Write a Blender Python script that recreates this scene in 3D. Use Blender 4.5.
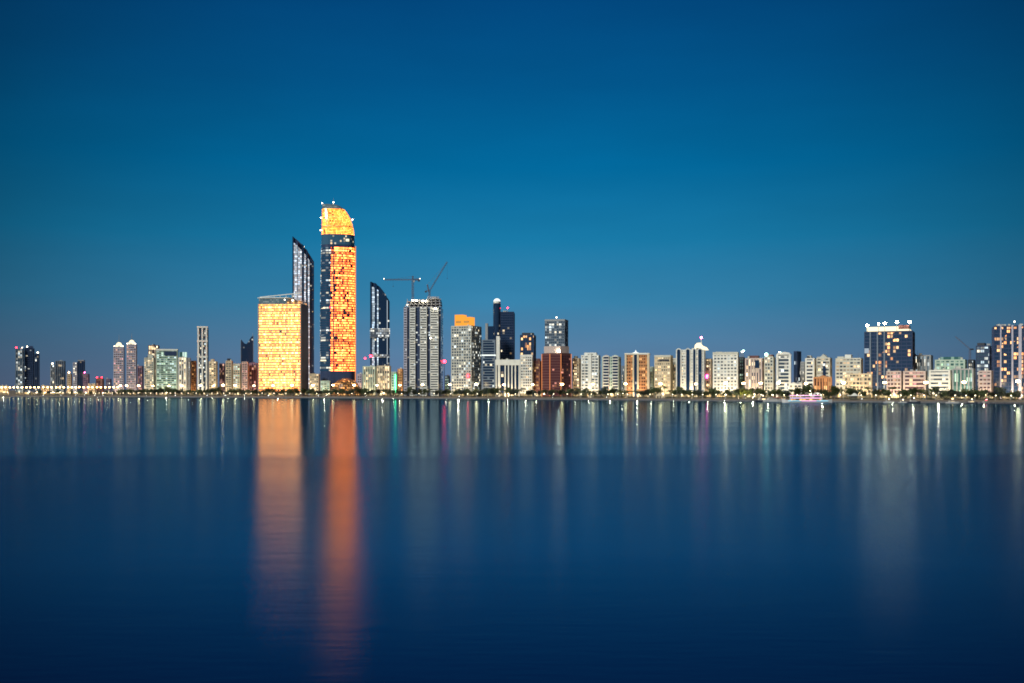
import bpy, bmesh, math, random
from mathutils import Vector, Matrix
R = math.radians
random.seed(7)
for o in list(bpy.data.objects): bpy.data.objects.remove(o)
scene = bpy.context.scene
C = scene.collection
# ------------------------------------------------------------------ camera
HZ, F, CX, CAMH = 390.0, 1000.0, 512.0, 12.0        # horizon row, focal length in pixels, centre column, eye height (m)
cam = bpy.data.cameras.new('camera'); camo = bpy.data.objects.new('camera', cam); C.objects.link(camo)
cam.sensor_width = 36; cam.lens = 36 * F / 1024
camo.location = (0, 0, CAMH); camo.rotation_euler = (R(90), 0, 0)
cam.shift_y = (HZ - 341.5) / 1024
cam.clip_start = 0.5; cam.clip_end = 80000
scene.camera = camo
# ------------------------------------------------------------------ colour management and sampling
vs = scene.view_settings
scene.display_settings.display_device = 'sRGB'
vs.view_transform = 'Standard'; vs.look = 'None'; vs.exposure = 0; vs.gamma = 1; vs.use_curve_mapping = False
scene.render.engine = 'CYCLES'
cy = scene.cycles
cy.max_bounces = 4; cy.diffuse_bounces = 1; cy.glossy_bounces = 3; cy.transmission_bounces = 2; cy.transparent_max_bounces = 4
cy.sample_clamp_indirect = 12; cy.use_denoising = True; cy.caustics_reflective = False; cy.caustics_refractive = False
cy.filter_width = 1.75; cy.use_adaptive_sampling = True; cy.adaptive_threshold = 0.01
scene.render.resolution_x = 1024; scene.render.resolution_y = 683

def srgb(r, g, b):
    f = lambda c: (c/255/12.92) if c/255 <= 0.04045 else ((c/255+0.055)/1.055)**2.4
    return (f(r), f(g), f(b), 1)
# ------------------------------------------------------------------ dusk sky
FILL_EL, SUN_AZ = R(30), R(-36)      # fill lamp direction: raised well above the horizon, behind the camera, from the left
wd = bpy.data.worlds.new("World"); scene.world = wd; wd.use_nodes = True
nt = wd.node_tree; N = nt.nodes; L = nt.links
N.clear()
out = N.new('ShaderNodeOutputWorld')
tc = N.new('ShaderNodeTexCoord'); sep = N.new('ShaderNodeSeparateXYZ'); L.new(tc.outputs['Generated'], sep.inputs[0])
def wmath(op, a, b=None, c=None, clamp=False):
    m = N.new('ShaderNodeMath'); m.operation = op; m.use_clamp = clamp
    for i, v in enumerate((a, b, c)):
        if v is None: continue
        if isinstance(v, (int, float)): m.inputs[i].default_value = v
        else: L.new(v, m.inputs[i])
    return m.outputs[0]
elev = wmath('ARCSINE', sep.outputs[2])
fac = wmath('DIVIDE', elev, R(60), clamp=True)
ramp = N.new('ShaderNodeValToRGB'); L.new(fac, ramp.inputs[0])
SKY = [(0.0, (104, 124, 158)), (2.5, (86, 129, 165)), (5, (56, 131, 172)), (8.5, (24, 122, 168)), (12.5, (0, 105, 157)),
       (17, (0, 86, 140)), (22, (0, 69, 124)), (30, (0, 38, 90)), (60, (0, 6, 50))]
cr = ramp.color_ramp
while len(cr.elements) < len(SKY): cr.elements.new(0.5)
for e, (d, c) in zip(cr.elements, SKY): e.position = d/60; e.color = srgb(*c)
# the sky is a little darker away from the brightest azimuth
az = wmath('ARCTAN2', sep.outputs[0], sep.outputs[1])
d1 = wmath('DIVIDE', wmath('ADD', az, R(-1)), R(30))
side = wmath('SUBTRACT', 1.0, wmath('MULTIPLY', wmath('MINIMUM', wmath('MULTIPLY', d1, d1), 1.2), 0.56))
# faint wisps
mp = N.new('ShaderNodeMapping'); mp.inputs['Scale'].default_value = (3, 3, 14); L.new(tc.outputs['Generated'], mp.inputs[0])
nz = N.new('ShaderNodeTexNoise'); nz.inputs['Scale'].default_value = 2.2; nz.inputs['Detail'].default_value = 5; L.new(mp.outputs[0], nz.inputs['Vector'])
wisp = wmath('ADD', wmath('MULTIPLY', wmath('SUBTRACT', nz.outputs[0], 0.5), 0.16), 1.0)
mul = N.new('ShaderNodeVectorMath'); mul.operation = 'SCALE'; L.new(ramp.outputs[0], mul.inputs[0]); L.new(wmath('MULTIPLY', side, wisp), mul.inputs['Scale'])
bg = N.new('ShaderNodeBackground'); L.new(mul.outputs[0], bg.inputs[0]); bg.inputs[1].default_value = 1.0
sky = N.new('ShaderNodeTexSky'); sky.sky_type = 'NISHITA'; sky.sun_disc = False
sky.sun_elevation = R(-3.0); sky.sun_rotation = R(180) + SUN_AZ     # sun just set behind the camera
bg2 = N.new('ShaderNodeBackground'); L.new(sky.outputs[0], bg2.inputs[0]); bg2.inputs[1].default_value = 0.012
add = N.new('ShaderNodeAddShader'); L.new(bg.outputs[0], add.inputs[0]); L.new(bg2.outputs[0], add.inputs[1])
L.new(add.outputs[0], out.inputs[0])
# ------------------------------------------------------------------ added soft fill lamp, standing in for dusk and city glow
sl = bpy.data.lights.new('sun', 'SUN'); so = bpy.data.objects.new('sun', sl); C.objects.link(so)
sl.energy = 3.2; sl.angle = R(16); sl.color = (1.0, 0.98, 0.87)
dirv = Vector((math.sin(-SUN_AZ)*math.cos(FILL_EL), math.cos(SUN_AZ)*math.cos(FILL_EL), -math.sin(FILL_EL)))
so.rotation_euler = dirv.to_track_quat('-Z', 'Y').to_euler(); so.location = (-300, -300, 200)

# ================================================================== materials
M = {}
def newmat(name):
    m = bpy.data.materials.new(name); m.use_nodes = True; m.node_tree.nodes.clear(); M[name] = m
    return m, m.node_tree.nodes, m.node_tree.links
def mathn(N, L, op, a, b=None, c=None, clamp=False):
    m = N.new('ShaderNodeMath'); m.operation = op; m.use_clamp = clamp
    for i, v in enumerate((a, b, c)):
        if v is None: continue
        if isinstance(v, (int, float)): m.inputs[i].default_value = v
        else: L.new(v, m.inputs[i])
    return m.outputs[0]
def wallmat(name, col, rough=0.7, var=0.25, scale=0.12, metal=0):
    m, N, L = newmat(name)
    o = N.new('ShaderNodeOutputMaterial'); p = N.new('ShaderNodeBsdfPrincipled'); L.new(p.outputs[0], o.inputs[0])
    tc = N.new('ShaderNodeTexCoord'); n = N.new('ShaderNodeTexNoise'); n.inputs['Scale'].default_value = scale; n.inputs['Detail'].default_value = 4
    L.new(tc.outputs['Object'], n.inputs['Vector'])
    s = mathn(N, L, 'ADD', mathn(N, L, 'MULTIPLY', mathn(N, L, 'SUBTRACT', n.outputs[0], 0.5), var*2), 1.0)
    v = N.new('ShaderNodeVectorMath'); v.operation = 'SCALE'; v.inputs[0].default_value = col[:3]; L.new(s, v.inputs['Scale'])
    L.new(v.outputs[0], p.inputs['Base Color']); p.inputs['Roughness'].default_value = rough; p.inputs['Metallic'].default_value = metal; p.inputs['Specular IOR Level'].default_value = .25
    return m
def lampmat(name, col, strength):
    m, N, L = newmat(name)
    o = N.new('ShaderNodeOutputMaterial'); p = N.new('ShaderNodeEmission'); L.new(p.outputs[0], o.inputs[0])
    p.inputs[0].default_value = (*col, 1); p.inputs[1].default_value = strength
    m.cycles.emission_sampling = 'FRONT_BACK' if False else 'FRONT'
    return m
def winmat(name, glass, frac, ca, cb, strength, w=3.6, fh=0, mull=0.16, rough=0.12, patch=0.0, floorgap=0.3, pw=2.6, lo=.14, vary=.15):
    """glazing: each cell (one window) is lit or dark by chance. fh=0: one storey per object; fh>0: storeys along z."""
    m, N, L = newmat(name); mt = lambda *a, **k: mathn(N, L, *a, **k)
    o = N.new('ShaderNodeOutputMaterial'); p = N.new('ShaderNodeBsdfPrincipled'); L.new(p.outputs[0], o.inputs[0])
    tc = N.new('ShaderNodeTexCoord'); s = N.new('ShaderNodeSeparateXYZ'); L.new(tc.outputs['Object'], s.inputs[0])
    oi = N.new('ShaderNodeObjectInfo')
    u = mt('DIVIDE', mt('ADD', mt('ADD', s.outputs[0], s.outputs[1]), 500.0), w)
    cu = mt('FLOOR', u); fu = mt('FRACT', u)
    if fh: cvv = mt('DIVIDE', mt('ADD', s.outputs[2], 100*fh), fh); cv = mt('ADD', mt('FLOOR', cvv), mt('MULTIPLY', oi.outputs['Random'], 913.0))
    else: cv = mt('MULTIPLY', oi.outputs['Random'], 913.0)
    cb_ = N.new('ShaderNodeCombineXYZ'); L.new(cu, cb_.inputs[0]); L.new(cv, cb_.inputs[1])
    wn = N.new('ShaderNodeTexWhiteNoise'); wn.noise_dimensions = '2D'; L.new(cb_.outputs[0], wn.inputs['Vector'])
    sc = N.new('ShaderNodeSeparateColor'); L.new(wn.outputs['Color'], sc.inputs[0])
    thr = frac
    if patch:
        pn = N.new('ShaderNodeTexNoise'); pn.inputs['Scale'].default_value = 0.035; pn.inputs['Detail'].default_value = 2
        g = N.new('ShaderNodeNewGeometry'); L.new(g.outputs['Position'], pn.inputs['Vector'])
        thr = mt('ADD', mt('MULTIPLY', mt('SUBTRACT', pn.outputs[0], 0.5), patch*4), frac)
    lit = mt('LESS_THAN', sc.outputs[0], thr)
    lit = mt('MULTIPLY', lit, mt('GREATER_THAN', fu, mull))
    if fh: lit = mt('MULTIPLY', lit, mt('GREATER_THAN', mt('FRACT', cvv), floorgap))
    b = mt('ADD', mt('MULTIPLY', mt('POWER', sc.outputs[1], pw), 1.5-lo), lo)
    if vary: b = mt('MULTIPLY', b, mt('ADD', mt('MULTIPLY', mt('FRACT', mt('MULTIPLY', oi.outputs['Random'], 37.7)), vary*2), 1-vary))
    st = mt('MULTIPLY', mt('MULTIPLY', lit, b), strength)
    mx = N.new('ShaderNodeMix'); mx.data_type = 'RGBA'; L.new(sc.outputs[2], mx.inputs['Factor'])
    mx.inputs['A'].default_value = (*ca, 1); mx.inputs['B'].default_value = (*cb, 1)
    L.new(mx.outputs['Result'], p.inputs['Emission Color']); L.new(st, p.inputs['Emission Strength'])
    p.inputs['Base Color'].default_value = (*glass, 1); p.inputs['Roughness'].default_value = rough
    p.inputs['Specular IOR Level'].default_value = 0.8
    m.cycles.emission_sampling = 'NONE'
    return m
WARM, CREAM, COOL, ORG, GOLD, PINK, GRN = (1, .62, .26), (1, .84, .55), (.75, .92, 1), (1, .36, .08), (1, .58, .16), (1, .42, .45), (.72, 1, .62)
wallmat('white', (.70, .72, .69)); wallmat('offwhite', (.52, .53, .48)); wallmat('cream', (.58, .50, .36)); wallmat('beige', (.46, .38, .27))
wallmat('greenish', (.44, .55, .47)); wallmat('pinkish', (.52, .43, .41)); wallmat('lavender', (.42, .42, .52)); wallmat('terracotta', (.50, .24, .11))
wallmat('brown', (.13, .055, .055)); wallmat('purple', (.19, .15, .25)); wallmat('greyblue', (.15, .20, .27)); wallmat('grey', (.30, .32, .34))
wallmat('darkblue', (.035, .055, .12), 0.3); wallmat('dark', (.03, .035, .05), 0.5); wallmat('steel', (.25, .27, .3), 0.4, metal=0.6)
wallmat('concrete', (.40, .40, .42)); wallmat('cranesteel', (.12, .09, .10), 0.5); wallmat('orangepaint', (.6, .3, .08))
winmat('w_mix', (.05, .07, .10), .50, WARM, CREAM, 1.8)
winmat('w_cream', (.07, .08, .09), .66, CREAM, WARM, 1.8)
winmat('w_dim', (.05, .08, .12), .34, CREAM, COOL, 1.5)
winmat('w_cool', (.05, .09, .14), .58, COOL, CREAM, 1.2)
winmat('w_green', (.04, .12, .12), .78, GRN, COOL, .8)
winmat('w_org', (.08, .04, .03), .62, ORG, WARM, 1.0)
winmat('w_pink', (.08, .05, .07), .42, PINK, WARM, 1.0)
winmat('w_gold', (.10, .08, .04),   .97, (1, .17, .014), (1, .31, .07), 13.0, w=2.4, mull=.22, pw=1.4, lo=.3, vary=.55, rough=.3)
winmat('w_sparse', (.012, .03, .075), .07, WARM, CREAM, 1.5)
winmat('w_sparse_cool', (.012, .03, .07), .12, COOL, CREAM, 1.1)
winmat('w_office', (.02, .045, .10), .20, WARM, ORG, 1.7, w=3.0, patch=.38, pw=1.3, lo=.25)
winmat('w_landmark_org', (.05, .03, .03), .86, (1, .10, .012), (1, .24, .05), 7.6, w=2.1, patch=.14, pw=1.2, lo=.35, vary=.5)
winmat('w_landmark_blue', (.02, .07, .14), .34, (1, .82, .5), (.8, .95, 1), 1.2, w=3.4, patch=.3)
winmat('w_crown', (.2, .12, .05), .97, (1, .19, .015), (1, .33, .06), 4.8, w=2.0, fh=2.6, mull=.2, floorgap=.34, pw=1, lo=.5)
winmat('w_crown_tip', (.10, .16, .20), .9, (.55, .7, .72), (.8, .7, .45), .28, w=2.4, fh=3.1, mull=.2)
winmat('w_sail_pale', (.3, .38, .45), .95, (.55, .74, .95), (.75, .85, .95), 1.05, w=3.0, fh=3.8, mull=.06, floorgap=.22)  # pale glass; on the sail tower its glow paints in reflections
winmat('w_sail_dark', (.012, .03, .075), .05, CREAM, COOL, .8, w=3.2, fh=3.9)
winmat('w_lobby', (.1, .1, .08), .5, (1, .66, .25), (1, .85, .5), 1.5, w=4, fh=4.5)
winmat('w_lobby_org', (.1, .06, .03), .85, (1, .36, .08), (1, .55, .2), 1.5, w=3, fh=3.5)
winmat('w_band_glass', (.05, .13, .22), .12, WARM, CREAM, .8, w=3, fh=4)
lampmat('lamp_warm', (1, .66, .27), 44); lampmat('lamp_sodium', (1, .56, .20), 30); lampmat('lamp_white', (.88, .96, 1), 30)
lampmat('lamp_small', (1, .84, .58), 12); lampmat('lamp_red', (1, .012, .025), 36); lampmat('lamp_warm_dim', (1, .66, .30), 28); lampmat('lamp_warm_bright', (1, .72, .34), 75); lampmat('neon_red', (1, .02, .03), 22); lampmat('neon_pink', (1, .06, .4), 22); lampmat('lamp_pink', (1, .08, .30), 40)
lampmat('lamp_green', (.08, 1, .35), 22); lampmat('lamp_mint', (.45, 1, .72), 30); lampmat('flood', (1, .88, .60), 90)
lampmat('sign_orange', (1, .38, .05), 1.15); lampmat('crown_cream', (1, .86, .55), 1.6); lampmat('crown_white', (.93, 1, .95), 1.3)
lampmat('strip_pink', (1, .42, .80), 2.6); lampmat('strip_cyan', (.3, .8, 1), 1.8); lampmat('strip_violet', (.72, .5, 1), 2.2)
lampmat('edge_orange', (1, .34, .12), .9); lampmat('edge_pale', (.75, .88, 1), .55)
# foliage
def leafmat(name, c):
    m, N, L = newmat(name); o = N.new('ShaderNodeOutputMaterial'); p = N.new('ShaderNodeBsdfPrincipled'); L.new(p.outputs[0], o.inputs[0])
    tc = N.new('ShaderNodeTexCoord'); n = N.new('ShaderNodeTexNoise'); n.inputs['Scale'].default_value = .6; L.new(tc.outputs['Object'], n.inputs['Vector'])
    r = N.new('ShaderNodeValToRGB'); L.new(n.outputs[0], r.inputs[0]); r.color_ramp.elements[0].position = .35; r.color_ramp.elements[1].position = .65
    r.color_ramp.elements[0].color = (c[0]*.5, c[1]*.5, c[2]*.5, 1); r.color_ramp.elements[1].color = (*c, 1)
    L.new(r.outputs[0], p.inputs['Base Color']); p.inputs['Roughness'].default_value = .6
leafmat('leaf', (.05, .075, .022)); leafmat('leaf_dark', (.03, .045, .03)); leafmat('leaf_bright', (.16, .18, .02)); wallmat('bark', (.10, .07, .05))
wallmat('land', (.20, .17, .13), scale=.02); wallmat('asphalt', (.05, .05, .055)); wallmat('paving', (.34, .30, .26), scale=.05); wallmat('sand', (.15, .13, .11), scale=.05)
wallmat('stone', (.13, .13, .14), scale=.3, var=.5); wallmat('rock', (.07, .07, .08), scale=.3, var=.5); wallmat('carpaint', (.35, .36, .38), .3); wallmat('hullwhite', (.55, .56, .58), .35)
wallmat('rubber', (.02, .02, .02)); wallmat('hulldark', (.04, .05, .08), .4); wallmat('redpaint', (.4, .05, .04), .4)

# water: long-exposure sea. Two wind zones: a calmer far basin and a rougher near fetch
m, N, L = newmat('water'); mt = lambda *a, **k: mathn(N, L, *a, **k)
o = N.new('ShaderNodeOutputMaterial'); gl = N.new('ShaderNodeBsdfGlossy'); body = N.new('ShaderNodeBsdfDiffuse'); mix = N.new('ShaderNodeMixShader')
L.new(mix.outputs[0], o.inputs[0]); L.new(body.outputs[0], mix.inputs[1]); L.new(gl.outputs[0], mix.inputs[2])
g = N.new('ShaderNodeNewGeometry'); s = N.new('ShaderNodeSeparateXYZ'); L.new(g.outputs['Position'], s.inputs[0])
body.inputs[0].default_value = (.002, .001, .034, 1); gl.inputs['Color'].default_value = (.50, .73, .92, 1); gl.distribution = 'BECKMANN'
def mapped(sx, sy, scale, det, seed=0):
    q = N.new('ShaderNodeMapping'); q.inputs['Scale'].default_value = (sx, sy, 1); q.inputs['Location'].default_value = (seed, seed*1.7, 0); L.new(g.outputs['Position'], q.inputs[0])
    n = N.new('ShaderNodeTexNoise'); n.inputs['Scale'].default_value = scale; n.inputs['Detail'].default_value = det; L.new(q.outputs[0], n.inputs['Vector']); return n.outputs[0]
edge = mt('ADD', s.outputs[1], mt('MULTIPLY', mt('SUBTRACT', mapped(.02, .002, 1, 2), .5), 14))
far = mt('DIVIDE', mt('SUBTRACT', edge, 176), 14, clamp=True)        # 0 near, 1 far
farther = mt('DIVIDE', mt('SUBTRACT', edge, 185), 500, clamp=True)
streak = mt('SUBTRACT', mapped(.0012, .020, 1, 3, 5), .5)
streak_near = mt('SUBTRACT', mapped(.008, .10, 1, 3, 9), .5)
rough = mt('ADD', mt('SUBTRACT', .212, mt('MULTIPLY', far, .039)), mt('MULTIPLY', streak, .07))
rough = mt('ADD', rough, mt('MULTIPLY', streak_near, .05))
rough = mt('SUBTRACT', rough, mt('MULTIPLY', farther, .03))
L.new(rough, gl.inputs['Roughness'])
bp = N.new('ShaderNodeBump'); bp.inputs['Strength'].default_value = .5; bp.inputs['Distance'].default_value = .03
hgt = mt('ADD', mapped(.35, 1.5, 1, 3, 2), mt('MULTIPLY', mapped(.05, .22, 1, 2, 3), 2.0))
near = mt('SUBTRACT', 1.0, mt('DIVIDE', s.outputs[1], 230), clamp=True)
L.new(mt('MULTIPLY', hgt, near), bp.inputs['Height']); L.new(bp.outputs[0], gl.inputs['Normal'])
bc = N.new('ShaderNodeMix'); bc.data_type = 'RGBA'; L.new(far, bc.inputs['Factor']); bc.inputs['A'].default_value = (.002, .001, .028, 1); bc.inputs['B'].default_value = (0, .034, .085, 1)   # bluer body colour in the far zone
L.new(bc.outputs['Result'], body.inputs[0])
fr = N.new('ShaderNodeFresnel'); fr.inputs['IOR'].default_value = 1.33
L.new(mt('MINIMUM', fr.outputs[0], mt('ADD', .385, mt('MULTIPLY', far, .025))), mix.inputs[0])      # wave slopes keep a rough sea from mirroring fully at grazing angles

# ================================================================== mesh helpers
class MB:
    def __init__(s): s.v = []; s.f = []; s.m = []; s.mats = []
    def mi(s, mat):
        if mat not in s.mats: s.mats.append(mat)
        return s.mats.index(mat)
    def add(s, vs, fs, mat):
        b = len(s.v); k = s.mi(mat); s.v += [tuple(v) for v in vs]
        for f in fs: s.f.append(tuple(i+b for i in f)); s.m.append(k)
    def box(s, x0, x1, y0, y1, z0, z1, mat):
        s.add([(x0,y0,z0),(x1,y0,z0),(x1,y1,z0),(x0,y1,z0),(x0,y0,z1),(x1,y0,z1),(x1,y1,z1),(x0,y1,z1)],
              [(0,3,2,1),(4,5,6,7),(0,1,5,4),(1,2,6,5),(2,3,7,6),(3,0,4,7)], mat)
    def prism(s, pts, y0, y1, mat):            # outline in x,z (counter-clockwise seen from the front), extruded along y
        n = len(pts)
        s.add([(x, y0, z) for x, z in pts] + [(x, y1, z) for x, z in pts],
              [tuple(range(n)), tuple(range(2*n-1, n-1, -1))] + [(i, i+n, (i+1) % n + n, (i+1) % n) for i in range(n)], mat)
    def plan(s, pts, z0, z1, mat):             # footprint in x,y extruded up
        n = len(pts)
        s.add([(x, y, z0) for x, y in pts] + [(x, y, z1) for x, y in pts],
              [tuple(range(n-1, -1, -1)), tuple(range(n, 2*n))] + [(i, (i+1) % n, (i+1) % n + n, i+n) for i in range(n)], mat)
    def tube(s, a, b, r0, r1, mat, n=8):
        a, b = Vector(a), Vector(b); d = (b-a).normalized(); t = d.orthogonal().normalized(); u = d.cross(t)
        vs = [a + (t*math.cos(2*math.pi*i/n) + u*math.sin(2*math.pi*i/n))*r0 for i in range(n)] + [b + (t*math.cos(2*math.pi*i/n) + u*math.sin(2*math.pi*i/n))*r1 for i in range(n)]
        s.add(vs, [tuple(range(n-1, -1, -1)), tuple(range(n, 2*n))] + [(i, (i+1) % n, (i+1) % n + n, i+n) for i in range(n)], mat)
    def ball(s, c, r, mat, n=10, k=6, sz=1.0, half=False):
        vs = []; lo = 0 if half else -math.pi/2
        for j in range(k+1):
            ph = lo + (math.pi/2-lo)*j/k
            for i in range(n): vs.append((c[0]+r*math.cos(ph)*math.cos(2*math.pi*i/n), c[1]+r*math.cos(ph)*math.sin(2*math.pi*i/n), c[2]+r*sz*math.sin(ph)))
        fs = [(j*n+i, j*n+(i+1) % n, (j+1)*n+(i+1) % n, (j+1)*n+i) for j in range(k) for i in range(n)]
        s.add(vs, fs, mat)
    def loft(s, rings, mat, caps=True):
        n = len(rings[0]); vs = [p for r in rings for p in r]
        fs = [(j*n+i, j*n+(i+1) % n, (j+1)*n+(i+1) % n, (j+1)*n+i) for j in range(len(rings)-1) for i in range(n)]
        if caps: fs += [tuple(range(n-1, -1, -1)), tuple(range((len(rings)-1)*n, len(rings)*n))]
        s.add(vs, fs, mat)
    def mesh(s, name):
        me = bpy.data.meshes.new(name); me.from_pydata(s.v, [], s.f)
        for mm in s.mats: me.materials.append(M[mm])
        me.polygons.foreach_set('material_index', s.m); me.update(); return me
    def build(s, name, parent=None, loc=(0,0,0)):
        o = bpy.data.objects.new(name, s.mesh(name)); C.objects.link(o); o.location = loc
        if parent: o.parent = parent
        return o
def tag(o, label=None, cat=None, group=None, kind=None):
    if label: o['label'] = label
    if cat: o['category'] = cat
    if group: o['group'] = group
    if kind: o['kind'] = kind
    return o
def empty(name, loc, rz=0):
    o = bpy.data.objects.new(name, None); o.location = loc; o.rotation_euler = (0, 0, rz); o.empty_display_size = 1; C.objects.link(o); return o
def place_mesh(name, me, parent, loc):
    o = bpy.data.objects.new(name, me); o.location = loc; o.parent = parent; C.objects.link(o); return o
def copy_tree(o, parent=None):
    c = o.copy(); C.objects.link(c); c.parent = parent
    for ch in list(o.children): copy_tree(ch, c)
    return c
def drop(o):
    for ch in list(o.children): drop(ch)
    bpy.data.objects.remove(o)

# ================================================================== the coast
SH = [(-700, 1900), (-200, 1830), (0, 1765), (150, 1640), (300, 1500), (420, 1370), (510, 1263), (625, 1165), (815, 1000), (1024, 870), (1250, 760), (1600, 640)]
def shore(px):
    for (a, ya), (b, yb) in zip(SH, SH[1:]):
        if px <= b or b == 1600: return ya + (yb-ya)*(px-a)/(b-a)
def at(px, Y): return ((px-CX)/F*Y, Y)
def spt(px, off): return at(px, shore(px)+off)
GZ = 2.6
def band(name, o0, o1, z, mat, kind='structure', z0=None, step=20):
    pxs = list(range(-700, 1601, step)); b = MB()
    a = [(*spt(p, o0), z if z0 is None else z0) for p in pxs]; c = [(*spt(p, o1), z) for p in pxs]; n = len(pxs)
    b.add(a + c, [(i, i+1, n+i+1, n+i) for i in range(n-1)], mat)
    return tag(b.build(name), kind=kind)
# water and land
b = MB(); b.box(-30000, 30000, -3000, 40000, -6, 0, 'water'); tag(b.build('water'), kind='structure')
b = MB(); pxs = list(range(-700, 1601, 20)); front = [(*spt(p, 8), GZ) for p in pxs]
vs = front + [(*spt(p, 8), -2) for p in pxs]; n = len(pxs); vs += [(x*18, 30000, GZ) for x, y, z in front]
b.add(vs, [(n+i, n+i+1, i+1, i) for i in range(n-1)] + [(i, i+1, 2*n+i+1, 2*n+i) for i in range(n-1)], 'land')
tag(b.build('ground'), kind='structure')
band('beach', 0.2, 8.2, GZ+.004, 'sand', z0=-.3)
band('promenade', 9, 22, GZ+.008, 'paving')
band('road', 30, 52, GZ+.008, 'asphalt')
mk = MB()
for k, px in enumerate(range(-300, 1500, 6)):
    x, y = spt(px, 41); x2, y2 = spt(px+3, 41); mk.add([(x, y-.15, GZ+.012), (x2, y2-.15, GZ+.012), (x2, y2+.15, GZ+.012), (x, y+.15, GZ+.012)], [(0, 1, 2, 3)], 'white')
tag(mk.build('road_marking'), kind='structure')
b = MB(); pxs = list(range(-300, 1400, 10))
for p, q in zip(pxs, pxs[1:]):
    A, B = Vector(spt(p, -1.2)), Vector(spt(q, -1.2)); A2, B2 = Vector(spt(p, .6)), Vector(spt(q, .6))
    b.add([(*A, -1), (*B, -1), (*B2, -1), (*A2, -1), (*A, 1.5), (*B, 1.5), (*B2, 1.5), (*A2, 1.5)], [(4, 5, 6, 7), (0, 1, 5, 4), (2, 3, 7, 6)], 'stone')
tag(b.build('sea_wall'), 'low grey stone sea wall running the whole length of the waterline', 'wall')

# ================================================================== buildings
BLD = []     # (px0, px1, short phrase) of front-row buildings, for naming what stands before them
class Ctx: pass
def ctx(px0, px1, off, D, th=0):
    c = Ctx(); c.pxc = (px0+px1)/2; c.u = (c.pxc-CX)/F; c.Yf = shore(min(max(c.pxc, -600), 1500))+off
    c.phi = -math.atan(c.u); c.s = c.Yf*math.cos(c.phi)/F; Y = c.Yf + D/2*math.cos(c.phi)
    c.X, c.Y = c.u*Y, Y; c.rot = c.phi + R(th)
    c.s = Y*math.cos(c.phi)/F*(1-0.0)
    c.W = max(4, ((px1-px0)*c.s - D*abs(math.sin(R(th))))/math.cos(R(th))); c.D = D
    c.h = lambda py: CAMH + (HZ-py)/F*c.Yf - GZ
    c.lx = lambda px: (px-c.pxc)*c.s
    return c
def beacon(root, x, y, z, mat, r=.7, pole=2.5, name='beacon_light'):
    b = MB(); b.ball((x, y, z+pole), r, mat, 8, 5); o = b.build(name, root)
    b = MB(); b.tube((x, y, z-.2), (x, y, z+pole-r*.6), .25, .2, 'steel', 6); b.build('light_bracket', root)
    return o
def roofbits(root, c, H, bits):
    W, D = c.W, c.D
    for bt in bits:
        k = bt[0]; b = MB()
        if k == 'box':       # frac0, frac1, height, mat
            b.box(-W/2+W*bt[1], -W/2+W*bt[2], -D*.3, D*.3, H, H+bt[3], bt[4]); b.build('plant_room', root)
        elif k == 'litbox':
            b.box(-W/2+W*bt[1], -W/2+W*bt[2], -D*.32, D*.32, H, H+bt[3], bt[4]); b.build('lit_roof_storey', root)
        elif k == 'mast':
            x = -W/2+W*bt[1]; b.tube((x, 0, H), (x, 0, H+bt[2]), .55, .2, 'steel', 6); b.build('mast', root)
            if len(bt) > 3: b = MB(); b.ball((x, 0, H+bt[2]+.6), .9, bt[3], 8, 5); b.build('beacon_light', root)
        elif k == 'beacon': beacon(root, -W/2+W*bt[1], -D*.42, H, bt[2], bt[3] if len(bt) > 3 else .9)
        elif k == 'dome':    # frac, radius, mat, stretch
            x = -W/2+W*bt[1]; b.ball((x, 0, H), bt[2], bt[3], 16, 7, bt[4], half=True); b.build('dome', root)
        elif k == 'parapet':
            b.box(-W/2-.3, W/2+.3, -D/2-.3, -D/2+.5, H-.4, H+bt[1], bt[2]); b.box(-W/2-.3, W/2+.3, D/2-.5, D/2+.3, H-.4, H+bt[1], bt[2])
            b.box(-W/2-.3, -W/2+.5, -D/2+.5, D/2-.5, H-.4, H+bt[1], bt[2]); b.box(W/2-.5, W/2+.3, -D/2+.5, D/2-.5, H-.4, H+bt[1], bt[2]); b.build('parapet', root)
        elif k == 'gable':   # frac0, frac1, height, mat
            x0, x1 = -W/2+W*bt[1], -W/2+W*bt[2]; b.prism([(x0, H), (x1, H), ((x0+x1)/2, H+bt[3])], -D*.45, D*.45, bt[4]); b.build('roof_peak', root)
NB = [0]
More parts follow.
